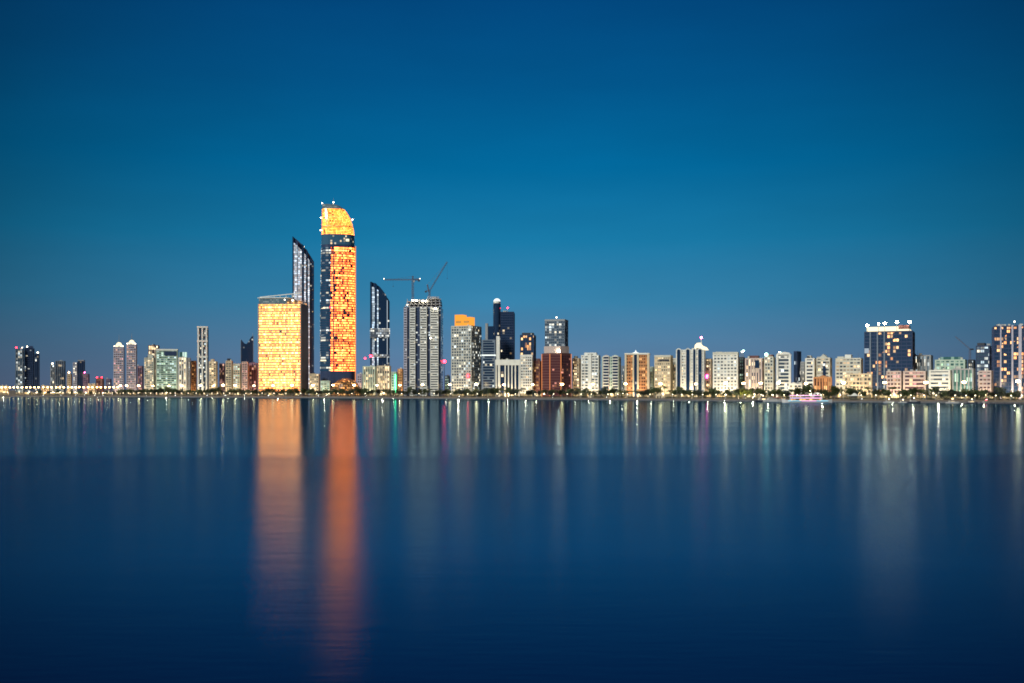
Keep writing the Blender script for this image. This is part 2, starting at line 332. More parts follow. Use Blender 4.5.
def tower(px0, px1, top, off, label, short, wall='offwhite', glass='w_mix', style='grid', th=-6, D=24, fh=3.7, bay=4.2, sp=.42, pier=.9,
          roof=(), front=True, name='apartment_building', cat='building', lobby='w_lobby', jitter=True):
    NB[0] += 1
    c = ctx(px0, px1, off, D, th); W = c.W; H = c.h(top); root = empty(name, (c.X, c.Y, GZ), c.rot); root.location.z = GZ
    tag(root, label, cat)
    if front: BLD.append((px0, px1, short))
    nf = max(2, int((H-5)/fh)); fh = (H-5)/nf; w = MB()
    w.box(-W/2+.6, W/2-.6, -D/2+.6, D/2-.6, -.5, H-.3, wall)
    fx, fy = W/2, D/2
    sph = sp*fh
    if style in ('grid', 'band'):
        for k in range(nf): w.box(-fx, fx, -fy, fy, 5+k*fh, 5+k*fh+sph, wall)
    w.box(-fx-.1, fx+.1, -fy-.1, fy+.1, H-.9, H+.5, wall)
    if style in ('grid', 'vert'):
        nb = max(2, round(W/bay)); pw = pier
        for i in range(nb+1):
            x = -fx+pw/2+(W-pw)*i/nb
            w.box(x-pw/2, x+pw/2, -fy-.25, -fy+.62, 4.6, H-.95, wall); w.box(x-pw/2, x+pw/2, fy-.62, fy+.25, 4.6, H-.95, wall)
        nb = max(2, round(D/bay))
        for i in range(nb+1):
            y = -fy+pw/2+.1+(D-pw-.2)*i/nb
            w.box(-fx-.2, -fx+.6, y-pw/2, y+pw/2, 4.6, H-.95, wall); w.box(fx-.6, fx+.2, y-pw/2, y+pw/2, 4.6, H-.95, wall)
    elif style == 'band':
        for x in (-fx+.8, fx-.8): w.box(x-.9, x+.9, -fy-.12, fy+.12, 4.6, H-.95, wall)
    w.build('wall', root)
    s = MB(); z1 = fh+.02 if style == 'vert' else fh-sph+.05
    s.box(-fx+.3, fx-.3, -fy+.3, fy-.3, 0, z1-.04, glass); me = s.mesh('window_strip')
    for k in range(nf):
        z = 5+k*fh + (.0 if style == 'vert' else sph-.02)
        if k == nf-1 and style == 'vert': z -= .3
        place_mesh('window_strip', me, root, (0, 0, z))
    g = MB(); g.box(-fx+.25, fx-.25, -fy+.25, fy-.25, 0, 4.95, lobby); g.build('lobby', root)
    if front:      # added lamp ball and point light that wash the building base warm
        q = MB(); q.box(-.8, .8, -D/2-2.6, -D/2-.3, 5.0, 5.3, 'steel'); q.ball((0, -D/2-2.2, 4.7), .35, 'lamp_small', 8, 5); q.build('base_wash_lamp', root)
        ld = bpy.data.lights.new('base_wash_light', 'POINT'); ld.energy = 14000*min(2, max(.4, W/24)); ld.color = (1, .70, .38); ld.shadow_soft_size = .5
        lo = bpy.data.objects.new('base_wash_light', ld); C.objects.link(lo); lo.parent = root; lo.location = (0, -D/2-9, 4.5)
    roofbits(root, c, H+.5, roof)
    rr = random.Random(int(px0*10))
    for q_ in range(0 if glass == 'w_gold' else min(5, int(W/6))):
        x = rr.uniform(-W*.4, W*.4); y = rr.uniform(-D*.38, -D*.05); k_ = rr.random(); q = MB()
        if k_ < .4: q.box(x-rr.uniform(.8, 2), x+rr.uniform(.8, 2), y, y+2.5, H+.4, H+rr.uniform(1.6, 3.2), rr.choice(('grey', 'offwhite', 'dark'))); q.build('roof_unit', root)
        elif k_ < .7: q.tube((x, y, H+.4), (x, y, H+2.6), 1.2, 1.2, 'offwhite', 10); q.build('water_tank', root)
        else: q.tube((x, y, H+.4), (x, y, H+rr.uniform(4, 7.5)), .16, .08, 'steel', 5); q.build('antenna', root)
    return root, c, H

# ---- far left towers, beyond the causeway
tower(15.5, 24, 349, 330, 'slim tower with two pale lit edges, first tower from the left end of the skyline', 'the slim tower at the left end', 'greyblue', 'w_cool', 'vert', roof=(('beacon', .1, 'lamp_red', 1.3), ('beacon', .9, 'lamp_small')), front=True, name='apartment_tower', cat='tower')
tower(24.5, 34.5, 348, 350, 'dark blue slab tower with sparse lit windows, second from the left end', 'the dark slab tower near the left end', 'darkblue', 'w_sparse_cool', 'grid', pier=.4, roof=(('beacon', .3, 'lamp_small', 1.2), ('box', .5, .9, 4, 'darkblue')), name='apartment_tower', cat='tower')
tower(34.8, 39.6, 354, 340, 'narrow dark tower leaning against the slab tower, third from the left end', 'the narrow dark tower', 'darkblue', 'w_sparse_cool', 'vert', D=14, roof=(('beacon', .7, 'lamp_small', 1.4),), name='apartment_tower', cat='tower')
tower(50.5, 55, 365, 360, 'small grey tower with a white light on top, beside a dark blue one', 'the small grey tower', 'grey', 'w_dim', 'vert', D=14, roof=(('beacon', .5, 'lamp_small', 1.5),), name='apartment_tower', cat='tower')
tower(55.4, 65.5, 361, 420, 'plain hazy blue tower with hardly any lit windows, left of the causeway lights', 'the plain hazy blue tower', 'greyblue', 'w_sparse', 'vert', pier=1.6, name='office_tower', cat='tower')
tower(67, 72, 374, 260, 'low cream block with an orange light, between two blue towers', 'the low cream block', 'cream', 'w_org', roof=(('beacon', .5, 'lamp_sodium', 1.3),))
tower(73, 77.6, 362.5, 380, 'pale narrow tower joined to the left of a darker one', 'the pale narrow tower', 'lavender', 'w_dim', 'grid', D=14, name='apartment_tower', cat='tower')
tower(77.8, 85, 361, 385, 'dark tower with a flat cap, right of the pale narrow tower', 'the dark capped tower', 'darkblue', 'w_sparse', 'vert', roof=(('parapet', 1.6, 'grey'),), name='apartment_tower', cat='tower')
tower(83, 89.5, 374, 250, 'low lilac block with a pink roof light', 'the low lilac block', 'purple', 'w_pink', roof=(('beacon', .3, 'lamp_pink', 1.0),))
tower(96, 104, 379, 240, 'low red lit block with a domed roof and red lights along its top', 'the low red lit block', 'brown', 'w_pink', roof=(('dome', .5, 5.5, 'brown', .5), ('beacon', .15, 'lamp_red', .9), ('beacon', .85, 'lamp_red', .9)))
tower(106, 111.5, 379, 300, 'low grey block left of the twin domed towers', 'the low grey block', 'purple', 'w_dim')
for (a, e, tp, spx, lab, sh_) in ((113.5, 124.5, 347, 334, 'left of two domed towers with bright lit rows and a spire', 'the left domed tower'), (126.5, 137, 344.5, 332.5, 'right of two domed towers, its cupola lit gold under a spire', 'the right domed tower')):
    r, c, H = tower(a, e, tp, 260, lab, sh_, 'lavender', 'w_pink', 'grid', fh=4.2, bay=3.4, sp=.5, D=18, roof=(('litbox', .18, .82, 4, 'crown_cream'),), name='domed_tower', cat='tower')
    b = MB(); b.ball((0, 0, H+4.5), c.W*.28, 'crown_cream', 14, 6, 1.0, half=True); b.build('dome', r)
    b = MB(); b.tube((0, 0, H+4.5+c.W*.27), (0, 0, c.h(spx)), .6, .15, 'steel', 6); b.build('spire', r)
    for fx in (-.42, .42): beacon(r, c.W*fx, -c.D*.4, H+.3, 'lamp_small', .8, 1.5)
tower(137.5, 143.5, 366, 210, 'low mauve block with pink lights, right of the twin domed towers', 'the low mauve block', 'purple', 'w_pink', 'vert')
tower(148.5, 159.5, 345.5, 250, 'brown brick tower behind a stepped pale block', 'the brown tower', 'brown', 'w_mix', 'vert', front=False, name='apartment_tower', cat='tower')
tower(144.3, 155, 358, 150, 'stepped pale block glowing warm at its foot, left of the teal glass offices', 'the stepped pale block', 'offwhite', 'w_cream', roof=(('box', .35, .9, 6, 'offwhite'),))
r, c, H = tower(156, 178.3, 350.5, 150, 'wide teal glass office block banded by lit floors under a flat roof rim', 'the teal glass office block', 'greenish', 'w_green', 'band', th=-4, sp=.36, roof=(('parapet', 2.2, 'white'),), name='office_building')
b = MB(); b.box(c.lx(164.5), c.lx(177), -c.D/2-.8, -c.D/2+1, H-9, H-1.2, 'darkblue'); b.build('glass_panel', r)
tower(178.6, 187.6, 357.5, 140, 'narrow block with a floodlit white face below a green roof storey', 'the floodlit narrow block', 'white', 'w_cream', 'vert', pier=1.8, D=18, roof=(('litbox', 0.02, .98, 9, 'w_green'),))
tower(187.8, 190.6, 358, 190, 'sliver of a grey block beside the floodlit one', 'the grey sliver', 'grey', 'w_dim', D=12)
tower(191, 196.6, 361, 180, 'narrow terracotta block left of the tall white framed tower', 'the narrow terracotta block', 'terracotta', 'w_org', D=16)
r, c, H = tower(197.5, 208.5, 328, 150, 'tall slender white framed tower with three cross bars and a dark glazed centre', 'the slender white framed tower', 'darkblue', 'w_dim', 'grid', D=20, bay=3, pier=.4, sp=.2, name='apartment_tower', cat='tower')
for fx in (0.08, .5, .92):
    b = MB(); x = -c.W/2+c.W*fx; b.box(x-1.3, x+1.3, -c.D/2-1.4, -c.D/2-.26, 4, H+2.4, 'white'); b.build('pier', r)
for py in (327, 341, 356.5):
    b = MB(); b.box(-c.W/2-.6, c.W/2+.6, -c.D/2-1.8, -c.D/2-.2, c.h(py)-1.5, c.h(py)+1.2, 'white'); b.build('cross_bar', r)
b = MB(); b.box(-c.W/2-.2, c.W/2+.2, -c.D/2, c.D/2, H+.6, H+2, 'greenish'); b.build('roof', r)
tower(209, 217.6, 361.5, 150, 'cream apartment block right of the slender white framed tower', 'the cream block beside the slender tower', 'cream', 'w_cream', roof=(('box', .2, .6, 4, 'cream'),))
tower(219.3, 225.3, 363.5, 190, 'narrow mauve block between two cream blocks', 'the narrow mauve block', 'purple', 'w_pink', 'vert', D=16)
tower(225.6, 233, 361, 170, 'ochre block with a small dark roof box', 'the ochre block', 'cream', 'w_mix', roof=(('box', .2, .7, 4, 'dark'),))
tower(233, 241.6, 364, 150, 'yellow green lit block left of a pink one', 'the yellow green lit block', 'cream', 'w_green')
tower(241.8, 249, 362, 160, 'pink lit block below the notched blue tower', 'the pink lit block', 'pinkish', 'w_pink')
tower(249.2, 257.8, 363, 200, 'mauve block at the left foot of the golden hotel', 'the mauve block beside the golden hotel', 'purple', 'w_pink', 'vert', pier=1.5)
# notched dark blue tower
c = ctx(240.8, 253.4, 400, 24); r = tag(empty('notched_tower', (c.X, c.Y, GZ), c.rot), 'dark blue tower with a notched top rising to a point on its right', 'tower')
b = MB(); b.prism([(c.lx(240.8), 0), (c.lx(253.4), 0), (c.lx(253.2), c.h(336)), (c.lx(251.5), c.h(336.5)), (c.lx(246.6), c.h(344)), (c.lx(244.5), c.h(343.5)), (c.lx(241.2), c.h(339.5))], -12, 12, 'w_sail_dark'); b.build('wall', r)
for px, t0 in ((240.9, 340), (253.3, 336)): b = MB(); b.box(c.lx(px)-.5, c.lx(px)+.5, -12.6, -11.4, 0, c.h(t0), 'greyblue'); b.build('edge_fin', r)
b = MB(); b.tube((c.lx(252.8), 0, c.h(336)), (c.lx(252.8), 0, c.h(332.5)), .6, .15, 'steel', 6); b.build('mast', r)
beacon(r, c.lx(248), -11, c.h(344.5), 'lamp_small', .9, 1)

# ---- golden hotel
GOFF = 120
r, c, H = tower(258.3, 308.6, 304, GOFF, 'broad hotel block with every floor glowing gold, at the waterfront', 'the golden hotel', 'beige', 'w_gold', 'band', th=-17, D=44, fh=4.3, sp=.52, name='hotel_building', cat='hotel')
W, D = c.W, c.D
for fx in (.33, .66):
    b = MB(); x = -W/2+W*fx; b.box(x-.5, x+.5, -D/2-.5, -D/2-.01, 4, H, 'cream'); b.build('pier', r)
b = MB()
b.box(-W/2+1, W*.16, -D/2+1, D/2-1, H+.52, H+9.5, 'w_crown_tip'); b.build('glass_roof_storey', r)
b = MB(); b.box(-W/2-.5, W*.22, -D/2-.5, D/2, H+9.52, H+10.8, 'white'); b.build('roof', r)
b = MB(); b.box(-W*.05, W/2-2, -D/2+6, D/2-3, H+.55, H+6, 'w_lobby_org'); b.build('lit_roof_storey', r)
b = MB()
b.prism([(-W/2+2, H+10.9), (W/2, H+17.5), (W/2, H+18.9), (-W/2+2, H+12.2)], -D/2+3, -D/2+4.4, 'white')
for k in range(7): x = -W/2+6+k*W/7.2; b.box(x-.3, x+.3, -D/2+3.2, -D/2+4.2, H+.5, H+11+ (x+W/2)*.11, 'white')
b.build('roof_pergola', r)
# side face: darker ribbed apartments
b = MB()
for k in range(9): y = -D/2+2+k*(D-4)/8; b.box(W/2+.22, W/2+.9, y-.5, y+.5, 0, H-2, 'lavender')
b.build('side_ribs', r)
beacon(r, W*.12, -D/2+2, H+4, 'lamp_small', 1.4, 3); beacon(r, W*.30, -D/2+2, H+3, 'lamp_small', 1.2, 3)

# ---- slanted sail tower: glass reflections painted as glowing pale vertical strips
def column_tower(name, label, px0, px1, off, D, cols, top, extra=None, cat='tower'):
    c = ctx(px0, px1, off, D); r = tag(empty(name, (c.X, c.Y, GZ), c.rot), label, cat)
    b = MB(); n = 12; b.prism([(c.lx(px0)+.2, 0), (c.lx(px1)-.2, 0)] + [(c.lx(px1+(px0-px1)*i/n), c.h(top(px1+(px0-px1)*i/n)+.2)) for i in range(n+1)][0:1] + [(c.lx(px1+(px0-px1)*i/n), c.h(top(px1+(px0-px1)*i/n)+.2)) for i in range(1, n)] + [(c.lx(px0)+.2, c.h(top(px0)+.2))], -D/2+D*.26, D/2-D*.24, 'darkblue'); b.build('sloped_top', r)
    for (a, e, mat, proud, nm, cut) in cols:
        n = 4; b = MB(); pts = [(c.lx(a), 0), (c.lx(e), 0)] + [(c.lx(e+(a-e)*i/n), c.h(top(e+(a-e)*i/n)+cut)) for i in range(n+1)]
        mid = (a+e-px0-px1)/(px1-px0); y0 = -D/2 + D*.22*mid*mid - proud
        b.prism(pts, y0, D/2 - D*.2*mid*mid, mat); b.build(nm, r)
    return r, c
top2 = lambda p: 236 + (p-292.5)*.55 + max(0, p-292.5)**2*.028
cols = [(292.5, 294.0, 'w_sail_dark', 0, 'glass_wall', 0), (294.0, 297.4, 'w_sail_pale', .8, 'glow_strip', 6), (297.4, 298.0, 'darkblue', 1.0, 'fin', 2), (298.0, 301.8, 'w_sail_pale', .9, 'glow_strip', 7),
        (301.8, 304.2, 'w_sail_dark', 0, 'glass_wall', 0), (304.2, 305.9, 'w_sail_pale', 1.0, 'glow_strip', 7), (305.9, 307.9, 'w_sail_dark', 0, 'glass_wall', 0),
        (307.9, 309.5, 'w_sail_pale', .8, 'glow_strip', 7), (309.5, 314.0, 'w_sail_dark', 0, 'glass_wall', 1.5)]
r, c = column_tower('sail_tower', 'tall dark tower with a slanted top and pale vertical glass strips, behind the golden hotel', 292.5, 314, 300, 34, cols, top2)
beacon(r, c.lx(304), -10, c.h(247), 'lamp_small', .8, 1.5)
for py in (275, 290, 300, 312, 325, 338): b = MB(); b.box(c.lx(312.2), c.lx(313), -14.0, -8, c.h(py), c.h(py)+2, 'w_lobby'); b.build('balcony_light', r)

# ---- the tallest tower: curved crown lit gold
c = ctx(320.3, 355.6, 185, 46); r = tag(empty('landmark_tower', (c.X, c.Y, GZ), c.rot), 'tallest skyscraper, orange lit with a curved golden crown', 'skyscraper'); BLD.append((320, 356, 'the tallest tower'))
def xr(py):
    if py >= 240: return 355.6 - max(0, 300-py)*.012
    t = min(1, (240-py)/37.5); return 334.0 + (354.9-334.0)*math.sqrt(max(0, 1-t**2.05))
def xl(py): return 320.3 + max(0, 300-py)*.018
def ring(py, grow=0.0, n=28, tilt=True):
    x0, x1 = c.lx(xl(py))-grow, c.lx(xr(py))+grow; cx, rx = (x0+x1)/2, (x1-x0)/2; ry = min(23, rx*.85)+grow; z = c.h(py); out_ = []
    for i in range(n):
        a = 2*math.pi*i/n; ca, sa = math.cos(a), math.sin(a)
        out_.append((cx+rx*math.copysign(abs(ca)**.6, ca), ry*math.copysign(abs(sa)**.6, sa), z))
    return out_
b = MB(); b.loft([ring(p) for p in (391.5, 372, 340, 300, 270, 244.5)], 'darkblue'); b.loft([ring(p) for p in (244.4, 240, 234.5)], 'w_band_glass'); b.build('wall', r)
fhp = 4.1/c.s; py = 371.0; k = 0
split = lambda z_: c.lx(334 if z_ > c.h(330) else 330)
while py - fhp > 245:
    lo, hi = py, py - fhp*.60; R0, R1 = ring(lo, .35), ring(hi, .35); b = MB(); n = 28
    for i in range(n):
        j = (i+1) % n; xm = (R0[i][0]+R0[j][0])/2; mat = 'w_landmark_blue' if xm < split(R0[i][2]) else ('w_lobby_org' if (py > 355 and False) else 'w_landmark_org')
        b.add([R0[i], R0[j], R1[j], R1[i]], [(0, 1, 2, 3)], mat)
    o = b.build('window_strip', r); py -= fhp
b = MB(); b.box(c.lx(333.2), c.lx(334.4), -23.2, -19, 0, c.h(245), 'darkblue'); b.build('recess', r)
b = MB(); b.box(c.lx(355.0), c.lx(355.9), -14, 4, 8, c.h(245), 'edge_orange'); b.build('lit_edge', r)
b = MB(); b.loft([ring(p, -.2) for p in (234.4, 231, 228, 225, 222, 219, 216.5, 214, 212, 210, 208)], 'w_crown'); b.build('crown', r)
b = MB(); b.loft([ring(p, -.3) for p in (207.9, 206.8, 205.6, 204.6, 203.8, 203.2, 202.8)], 'w_crown_tip'); b.build('crown_tip', r)
b = MB()
for p in (234.5, 226, 217, 208): b.loft([ring(p, .25), ring(p-.35, .25)], 'steel')
b.build('crown_ring', r)
b = MB(); b.box(c.lx(341), c.lx(349), -22.4, -18, c.h(241), c.h(238.6), 'crown_cream'); b.build('lit_window', r)
for (px, p_) in ((322.2, 201.5), (333.5, 200.3)): beacon(r, c.lx(px), -4, c.h(p_)-2, 'lamp_small', 1.0, 2)
for (px, p_) in ((320.9, 216.5), (320.7, 229), (352.4, 217.5)):
    b = MB(); b.ball((c.lx(px), -6, c.h(p_)), 1.0, 'lamp_small', 8, 5); b.build('beacon_light', r)
b = MB(); b.tube((c.lx(333.5), -4, c.h(204)), (c.lx(333.5), -4, c.h(196)), .5, .15, 'steel', 6); b.build('mast', r)
b = MB(); b.ball((c.lx(331.2), -22.5, c.h(307.5)), 1.3, 'lamp_red', 8, 5); b.build('beacon_light', r)
for py in (267.5, 281, 293, 318): b = MB(); b.box(c.lx(331.5), c.lx(333), -22.8, -18, c.h(py)-2, c.h(py)+2, 'darkblue'); b.build('ledge', r)
b = MB(); b.box(c.lx(320.8), c.lx(329.5), -21.3, -17, c.h(360.5)-1, c.h(360.5)+1.2, 'crown_cream'); b.build('lit_ledge', r)
# domed hall at its foot
c2 = ctx(331, 361, 130, 40); r = tag(empty('domed_hall', (c2.X, c2.Y, GZ), c2.rot), 'low domed hall glowing orange at the foot of the tallest tower', 'hall')
prof = [(0, 1.0), (4, 1.0), (12, .96), (19, .82), (24, .6), (27, .3), (28, .02)]
b = MB(); b.loft([[(c2.W/2*f*math.cos(2*math.pi*i/24), 19*f*math.sin(2*math.pi*i/24), z) for i in range(24)] for z, f in prof], 'w_lobby_org'); b.build('glass_shell', r)
for a in range(7):
    an = R(200+a*23); b = MB()
    for (z0, f0), (z1, f1) in zip(prof, prof[1:]): b.tube((c2.W/2*f0*math.cos(an)*1.02, 19.4*f0*math.sin(an), z0), (c2.W/2*f1*math.cos(an)*1.02, 19.4*f1*math.sin(an), z1+.1), .5, .5, 'brown', 5)
    b.build('rib', r)
tower(309.5, 320, 374, 130, 'low cream podium between the golden hotel and the tallest tower', 'the low cream podium', 'cream', 'w_cream', D=20)
tower(320.6, 330.5, 381, 118, 'small pale glass pavilion left of the domed hall', 'the pale glass pavilion', 'greenish', 'w_green', D=12, name='pavilion')

# ---- curved-top glass tower
top3 = lambda p: 281.5 + max(0, (p-371))**1.75*.118
cols = [(370.2, 372.2, 'w_sail_dark', 0, 'glass_wall', 0), (372.2, 374.6, 'w_sail_pale', .7, 'glow_strip', 5), (374.6, 377.2, 'w_sail_dark', 0, 'glass_wall', 0), (377.2, 378.4, 'w_sail_pale', .6, 'glow_strip', 5),
        (378.4, 386.8, 'w_sail_dark', 0, 'glass_wall', 0), (386.8, 387.6, 'edge_pale', .5, 'glow_strip', 3), (387.6, 389.6, 'w_sail_dark', 0, 'glass_wall', 0)]
r, c = column_tower('curved_tower', 'dark blue glass tower with a curved sloping top and one bright lit storey band', 370.2, 389.6, 230, 30, cols, top3)
winmat('w_band', (.1, .12, .16), .75, (.9, .8, .6), (.7, .85, 1), 1.0, w=3, fh=4)
for (p0, p1) in ((337.5, 328.5), (357.2, 354.5)): b = MB(); b.box(c.lx(370), c.lx(389.8), -16.6, 10, c.h(p0), c.h(p1), 'w_band'); b.build('lit_storey_band', r)
b = MB(); b.tube((c.lx(371), 0, c.h(298)), (c.lx(388), 0, c.h(299.5)), .6, .6, 'white', 5); b.build('rail', r)
beacon(r, c.lx(371), -17, c.h(357), 'lamp_red', 2.0, 1.5)
b = MB(); b.ball((c.lx(366.5)-2, -17, c.h(358.5)), 1.2, 'lamp_red', 8, 5); b.tube((c.lx(366.5)-2, -17, c.h(358.5)), (c.lx(371), -12, c.h(359)), .2, .2, 'steel', 5); b.build('beacon_light', r)
tower(357.2, 362.6, 374, 190, 'small lilac block right of the domed hall', 'the small lilac block', 'lavender', 'w_pink', D=14)
tower(362.8, 376.4, 366.5, 120, 'pale grey green block left of its cream twin, below the curved tower', 'the pale grey green block', 'greenish', 'w_cream', 'vert', D=20, pier=1.6)
tower(376.8, 391, 366, 122, 'cream block right of its grey green twin, below the curved tower', 'the cream block below the curved tower', 'cream', 'w_cream', 'vert', D=20, pier=1.4)
r, c, H = tower(391.2, 397.2, 372, 130, 'narrow block with green light strips up its front', 'the green lit narrow block', 'greenish', 'w_green', D=16)
b = MB(); b.box(c.lx(396)-.6, c.lx(396)+.6, -9.4, -8.5, 6, H-4, 'lamp_green'); b.build('glow_strip', r)
M['lamp_green'].node_tree.nodes['Emission'].inputs[1].default_value = 9
tower(397.6, 403.4, 369, 140, 'narrow terracotta block left of the tower under construction', 'the terracotta block by the construction tower', 'terracotta', 'w_org', D=16)

# ---- tower under construction with two cranes
c = ctx(404, 443.6, 150, 40, -6); r = tag(empty('construction_tower', (c.X, c.Y, GZ), c.rot), 'unfinished tower with pale balcony stacks, dark bays and floodlit open top floors', 'tower'); BLD.append((404, 443.6, 'the unfinished tower'))
W, D, H = c.W, c.D, c.h(307); nf = int(H/3.7); fh = H/nf
bays = [(0, .09, 'lavender', 1.2), (.09, .16, 'dark', 0), (.16, .31, 'white', 1.8), (.31, .44, 'dark', 0), (.44, .62, 'white', 2.2), (.62, .71, 'dark', 0), (.71, .93, 'white', 1.8), (.93, 1, 'dark', 0)]
b = MB(); b.box(-W/2+.5, W/2-.5, -D/2+1.5, D/2-.5, -.5, H, 'darkblue'); b.build('wall', r)
winmat('w_site', (.05, .07, .13), .16, CREAM, COOL, 1.0, w=3.2)
winmat('w_site_dark', (.015, .03, .08), .10, COOL, CREAM, 1.3, w=3.2)
for (f0, f1, mat, pr) in bays:
    x0, x1 = -W/2+W*f0, -W/2+W*f1
    if mat == 'dark': continue
    b = MB()
    for k in range(nf): b.box(x0, x1, -D/2-pr, -D/2+1.6, k*fh+.05, k*fh+fh*.58, mat)
    for x in (x0+.35, x1-.35): b.box(x-.32, x+.32, -D/2-pr-.1, -D/2+1.55, 0, H, mat)
    b.build('balcony_stack', r)
s = MB(); s.box(-W/2+.3, W/2-.3, -D/2+.9, D/2-.3, 0, fh*.55, 'w_site'); me = s.mesh('window_strip')
for k in range(nf): place_mesh('window_strip', me, r, (0, 0, k*fh+fh*.44))
z0 = H
for k, (f0, f1) in enumerate(((.02, .98), (.06, .98), (.07, .97), (.62, .95))):
    b = MB(); b.box(-W/2+W*f0, -W/2+W*f1, -D/2+2, D/2-2, z0+.1, z0+.7, 'concrete')
    for i in range(9): x = -W/2+W*(f0+.02)+W*(f1-f0-.04)*i/8; b.box(x-.45, x+.45, -D/2+3, -D/2+4, z0+.7, z0+4.1, 'concrete'); b.box(x-.45, x+.45, D/2-4, D/2-3, z0+.7, z0+4.1, 'concrete')
    b.box(-W/2+W*(f0+.1), -W/2+W*(f1-.1), -D*.2, D*.3, z0+.7, z0+4.1, 'concrete'); b.build('open_floor', r); z0 += 4.1
for (f, z, m_) in ((.25, H+10, 'flood'), (.33, H+10, 'flood'), (.5, H+9, 'flood'), (.58, H+9, 'flood'), (.84, H-3, 'flood'), (.1, H+3, 'lamp_small')):
    b = MB(); b.ball((-W/2+W*f, -D/2-.4-(2.5 if z < H else 0), z), .75, m_, 8, 5); b.tube((-W/2+W*f, -D/2-.4, z), (-W/2+W*f, -D/2+3, z), .12, .12, 'steel', 5); b.build('floodlight', r)
beacon(r, -W/2+W*.72, -D/2-2.6, c.h(339), 'lamp_small', 1.0, 1)
def lattice(b, A, B, w, mat, t=.28):
    A, B = Vector(A), Vector(B); d = (B-A); n = max(2, int(d.length/(w*1.3))); u = d.normalized(); s1 = u.orthogonal().normalized(); s2 = u.cross(s1)
    cs = [(s1*a+s2*e)*w/2 for a, e in ((1, 1), (1, -1), (-1, -1), (-1, 1))]
    for q in cs: b.tube(A+q, B+q, t, t, mat, 4)
    for i in range(n):
        P, Q = A+d*i/n, A+d*(i+1)/n
        for j in range(4): b.tube(P+cs[j], Q+cs[(j+1) % 4], t*.6, t*.6, mat, 3)
SX, SY, SZ, SR = c.X, c.Y, GZ, c.rot
def on_site(px, dy, z): return Vector((SX, SY, SZ)) + Matrix.Rotation(SR, 3, 'Z') @ Vector((c.lx(px), dy, z))
hp = c.h
p0 = on_site(413, -4, z0-8.2-4)
r = tag(empty('tower_crane', p0), 'hammerhead tower crane with a level jib on the unfinished tower', 'crane'); zt = hp(279)+GZ-p0.z
b = MB(); lattice(b, (0, 0, 0), (0, 0, zt), 2.4, 'cranesteel', .24); b.build('mast', r)
b = MB(); lattice(b, (-44, 0, zt+.8), (0, 0, zt+.8), 1.6, 'cranesteel', .16); b.tube((0, 0, zt+6), (-28, 0, zt+1.5), .15, .15, 'cranesteel', 4); b.build('jib', r)
b = MB(); lattice(b, (0, 0, zt+.8), (11, 0, zt+.8), 1.8, 'cranesteel', .3); b.tube((0, 0, zt+6), (10, 0, zt+1.5), .15, .15, 'cranesteel', 4); b.build('counter_jib', r)
b = MB(); b.box(8, 11, -1, 1, zt-2, zt, 'dark'); b.build('counterweight', r)
b = MB(); b.box(.6, 3, -1.2, 1.2, zt-3, zt-.4, 'grey'); b.build('cab', r)
b = MB(); lattice(b, (0, 0, zt+1.5), (0, 0, zt+6.5), 1.4, 'cranesteel'); b.build('apex', r)
for x in (-44, 11): b = MB(); b.ball((x, 0, zt+2.2), .5, 'lamp_small', 6, 4); b.build('beacon_light', r)
b = MB(); b.tube((-30, 0, zt), (-30, 0, zt-9), .1, .1, 'dark', 4); b.box(-30.5, -29.5, -.5, .5, zt-10, zt-9, 'dark'); b.build('hook', r)
p0 = on_site(429.5, -2, z0-5)
r = tag(empty('luffing_crane', p0), 'luffing crane with its jib raised steeply to the right on the unfinished tower', 'crane'); zt = hp(290)+GZ-p0.z
b = MB(); lattice(b, (0, 0, 0), (0, 0, zt), 2.4, 'cranesteel', .24); b.build('mast', r)
tip = (27.5, 0, zt+45)
b = MB(); lattice(b, (0, 0, zt), tip, 1.5, 'cranesteel', .15); b.build('jib', r)
b = MB(); lattice(b, (0, 0, zt), (-6, 0, zt+.5), 1.6, 'cranesteel', .16); b.build('counter_jib', r)
b = MB(); b.box(-7, -4, -1, 1, zt-2, zt, 'dark'); b.build('counterweight', r)
b = MB(); lattice(b, (-1, 0, zt), (-3, 0, zt+10), 1.2, 'cranesteel'); b.tube((-3, 0, zt+10), tip, .12, .12, 'cranesteel', 4); b.build('apex', r)
b = MB(); b.tube(tip, (tip[0], 0, tip[2]-25), .1, .1, 'dark', 4); b.box(tip[0]-.5, tip[0]+.5, -.5, .5, tip[2]-26, tip[2]-25, 'dark'); b.build('hook', r)

# ---- centre
r, c, H = tower(444.6, 450, 376, 190, 'low dark block with a red sphere light on a pole, right of the unfinished tower', 'the low block with the red light', 'dark', 'w_green', D=16)
b = MB(); b.tube((-4, -6, H), (-4, -6, c.h(363)), .5, .4, 'steel', 6); b.build('pole', r); b = MB(); b.ball((-4, -6, c.h(361.3)), 2.4, 'lamp_red', 12, 8); b.build('sphere_light', r)
r, c, H = tower(451.3, 481.6, 326, 110, 'grid fronted office tower with a dark right flank and a glowing orange roof sign', 'the grid tower with the orange sign', 'offwhite', 'w_dim', 'grid', th=-26, D=34, fh=3.9, bay=3.9, sp=.34, pier=1.0, name='office_tower', cat='tower')
for (a, e, t0) in ((457.5, 466, 314), (466.2, 475, 316.6)):
    b = MB(); x0 = c.lx(a)-2; x1 = c.lx(e)-2; b.box(x0, x1, -8, 6, H+.5, c.h(t0), 'sign_orange'); b.build('roof_sign', r)
    b = MB(); b.box(x0+2, x1-2, -8.4, -8.02, H+5, H+8, 'orangepaint'); b.build('sign_emblem', r)
b = MB(); b.box(c.lx(473.4), c.lx(474.8), -c.D/2-1.5, -c.D/2-.3, c.h(377.5), c.h(374.5), 'neon_red'); b.build('neon_sign', r)
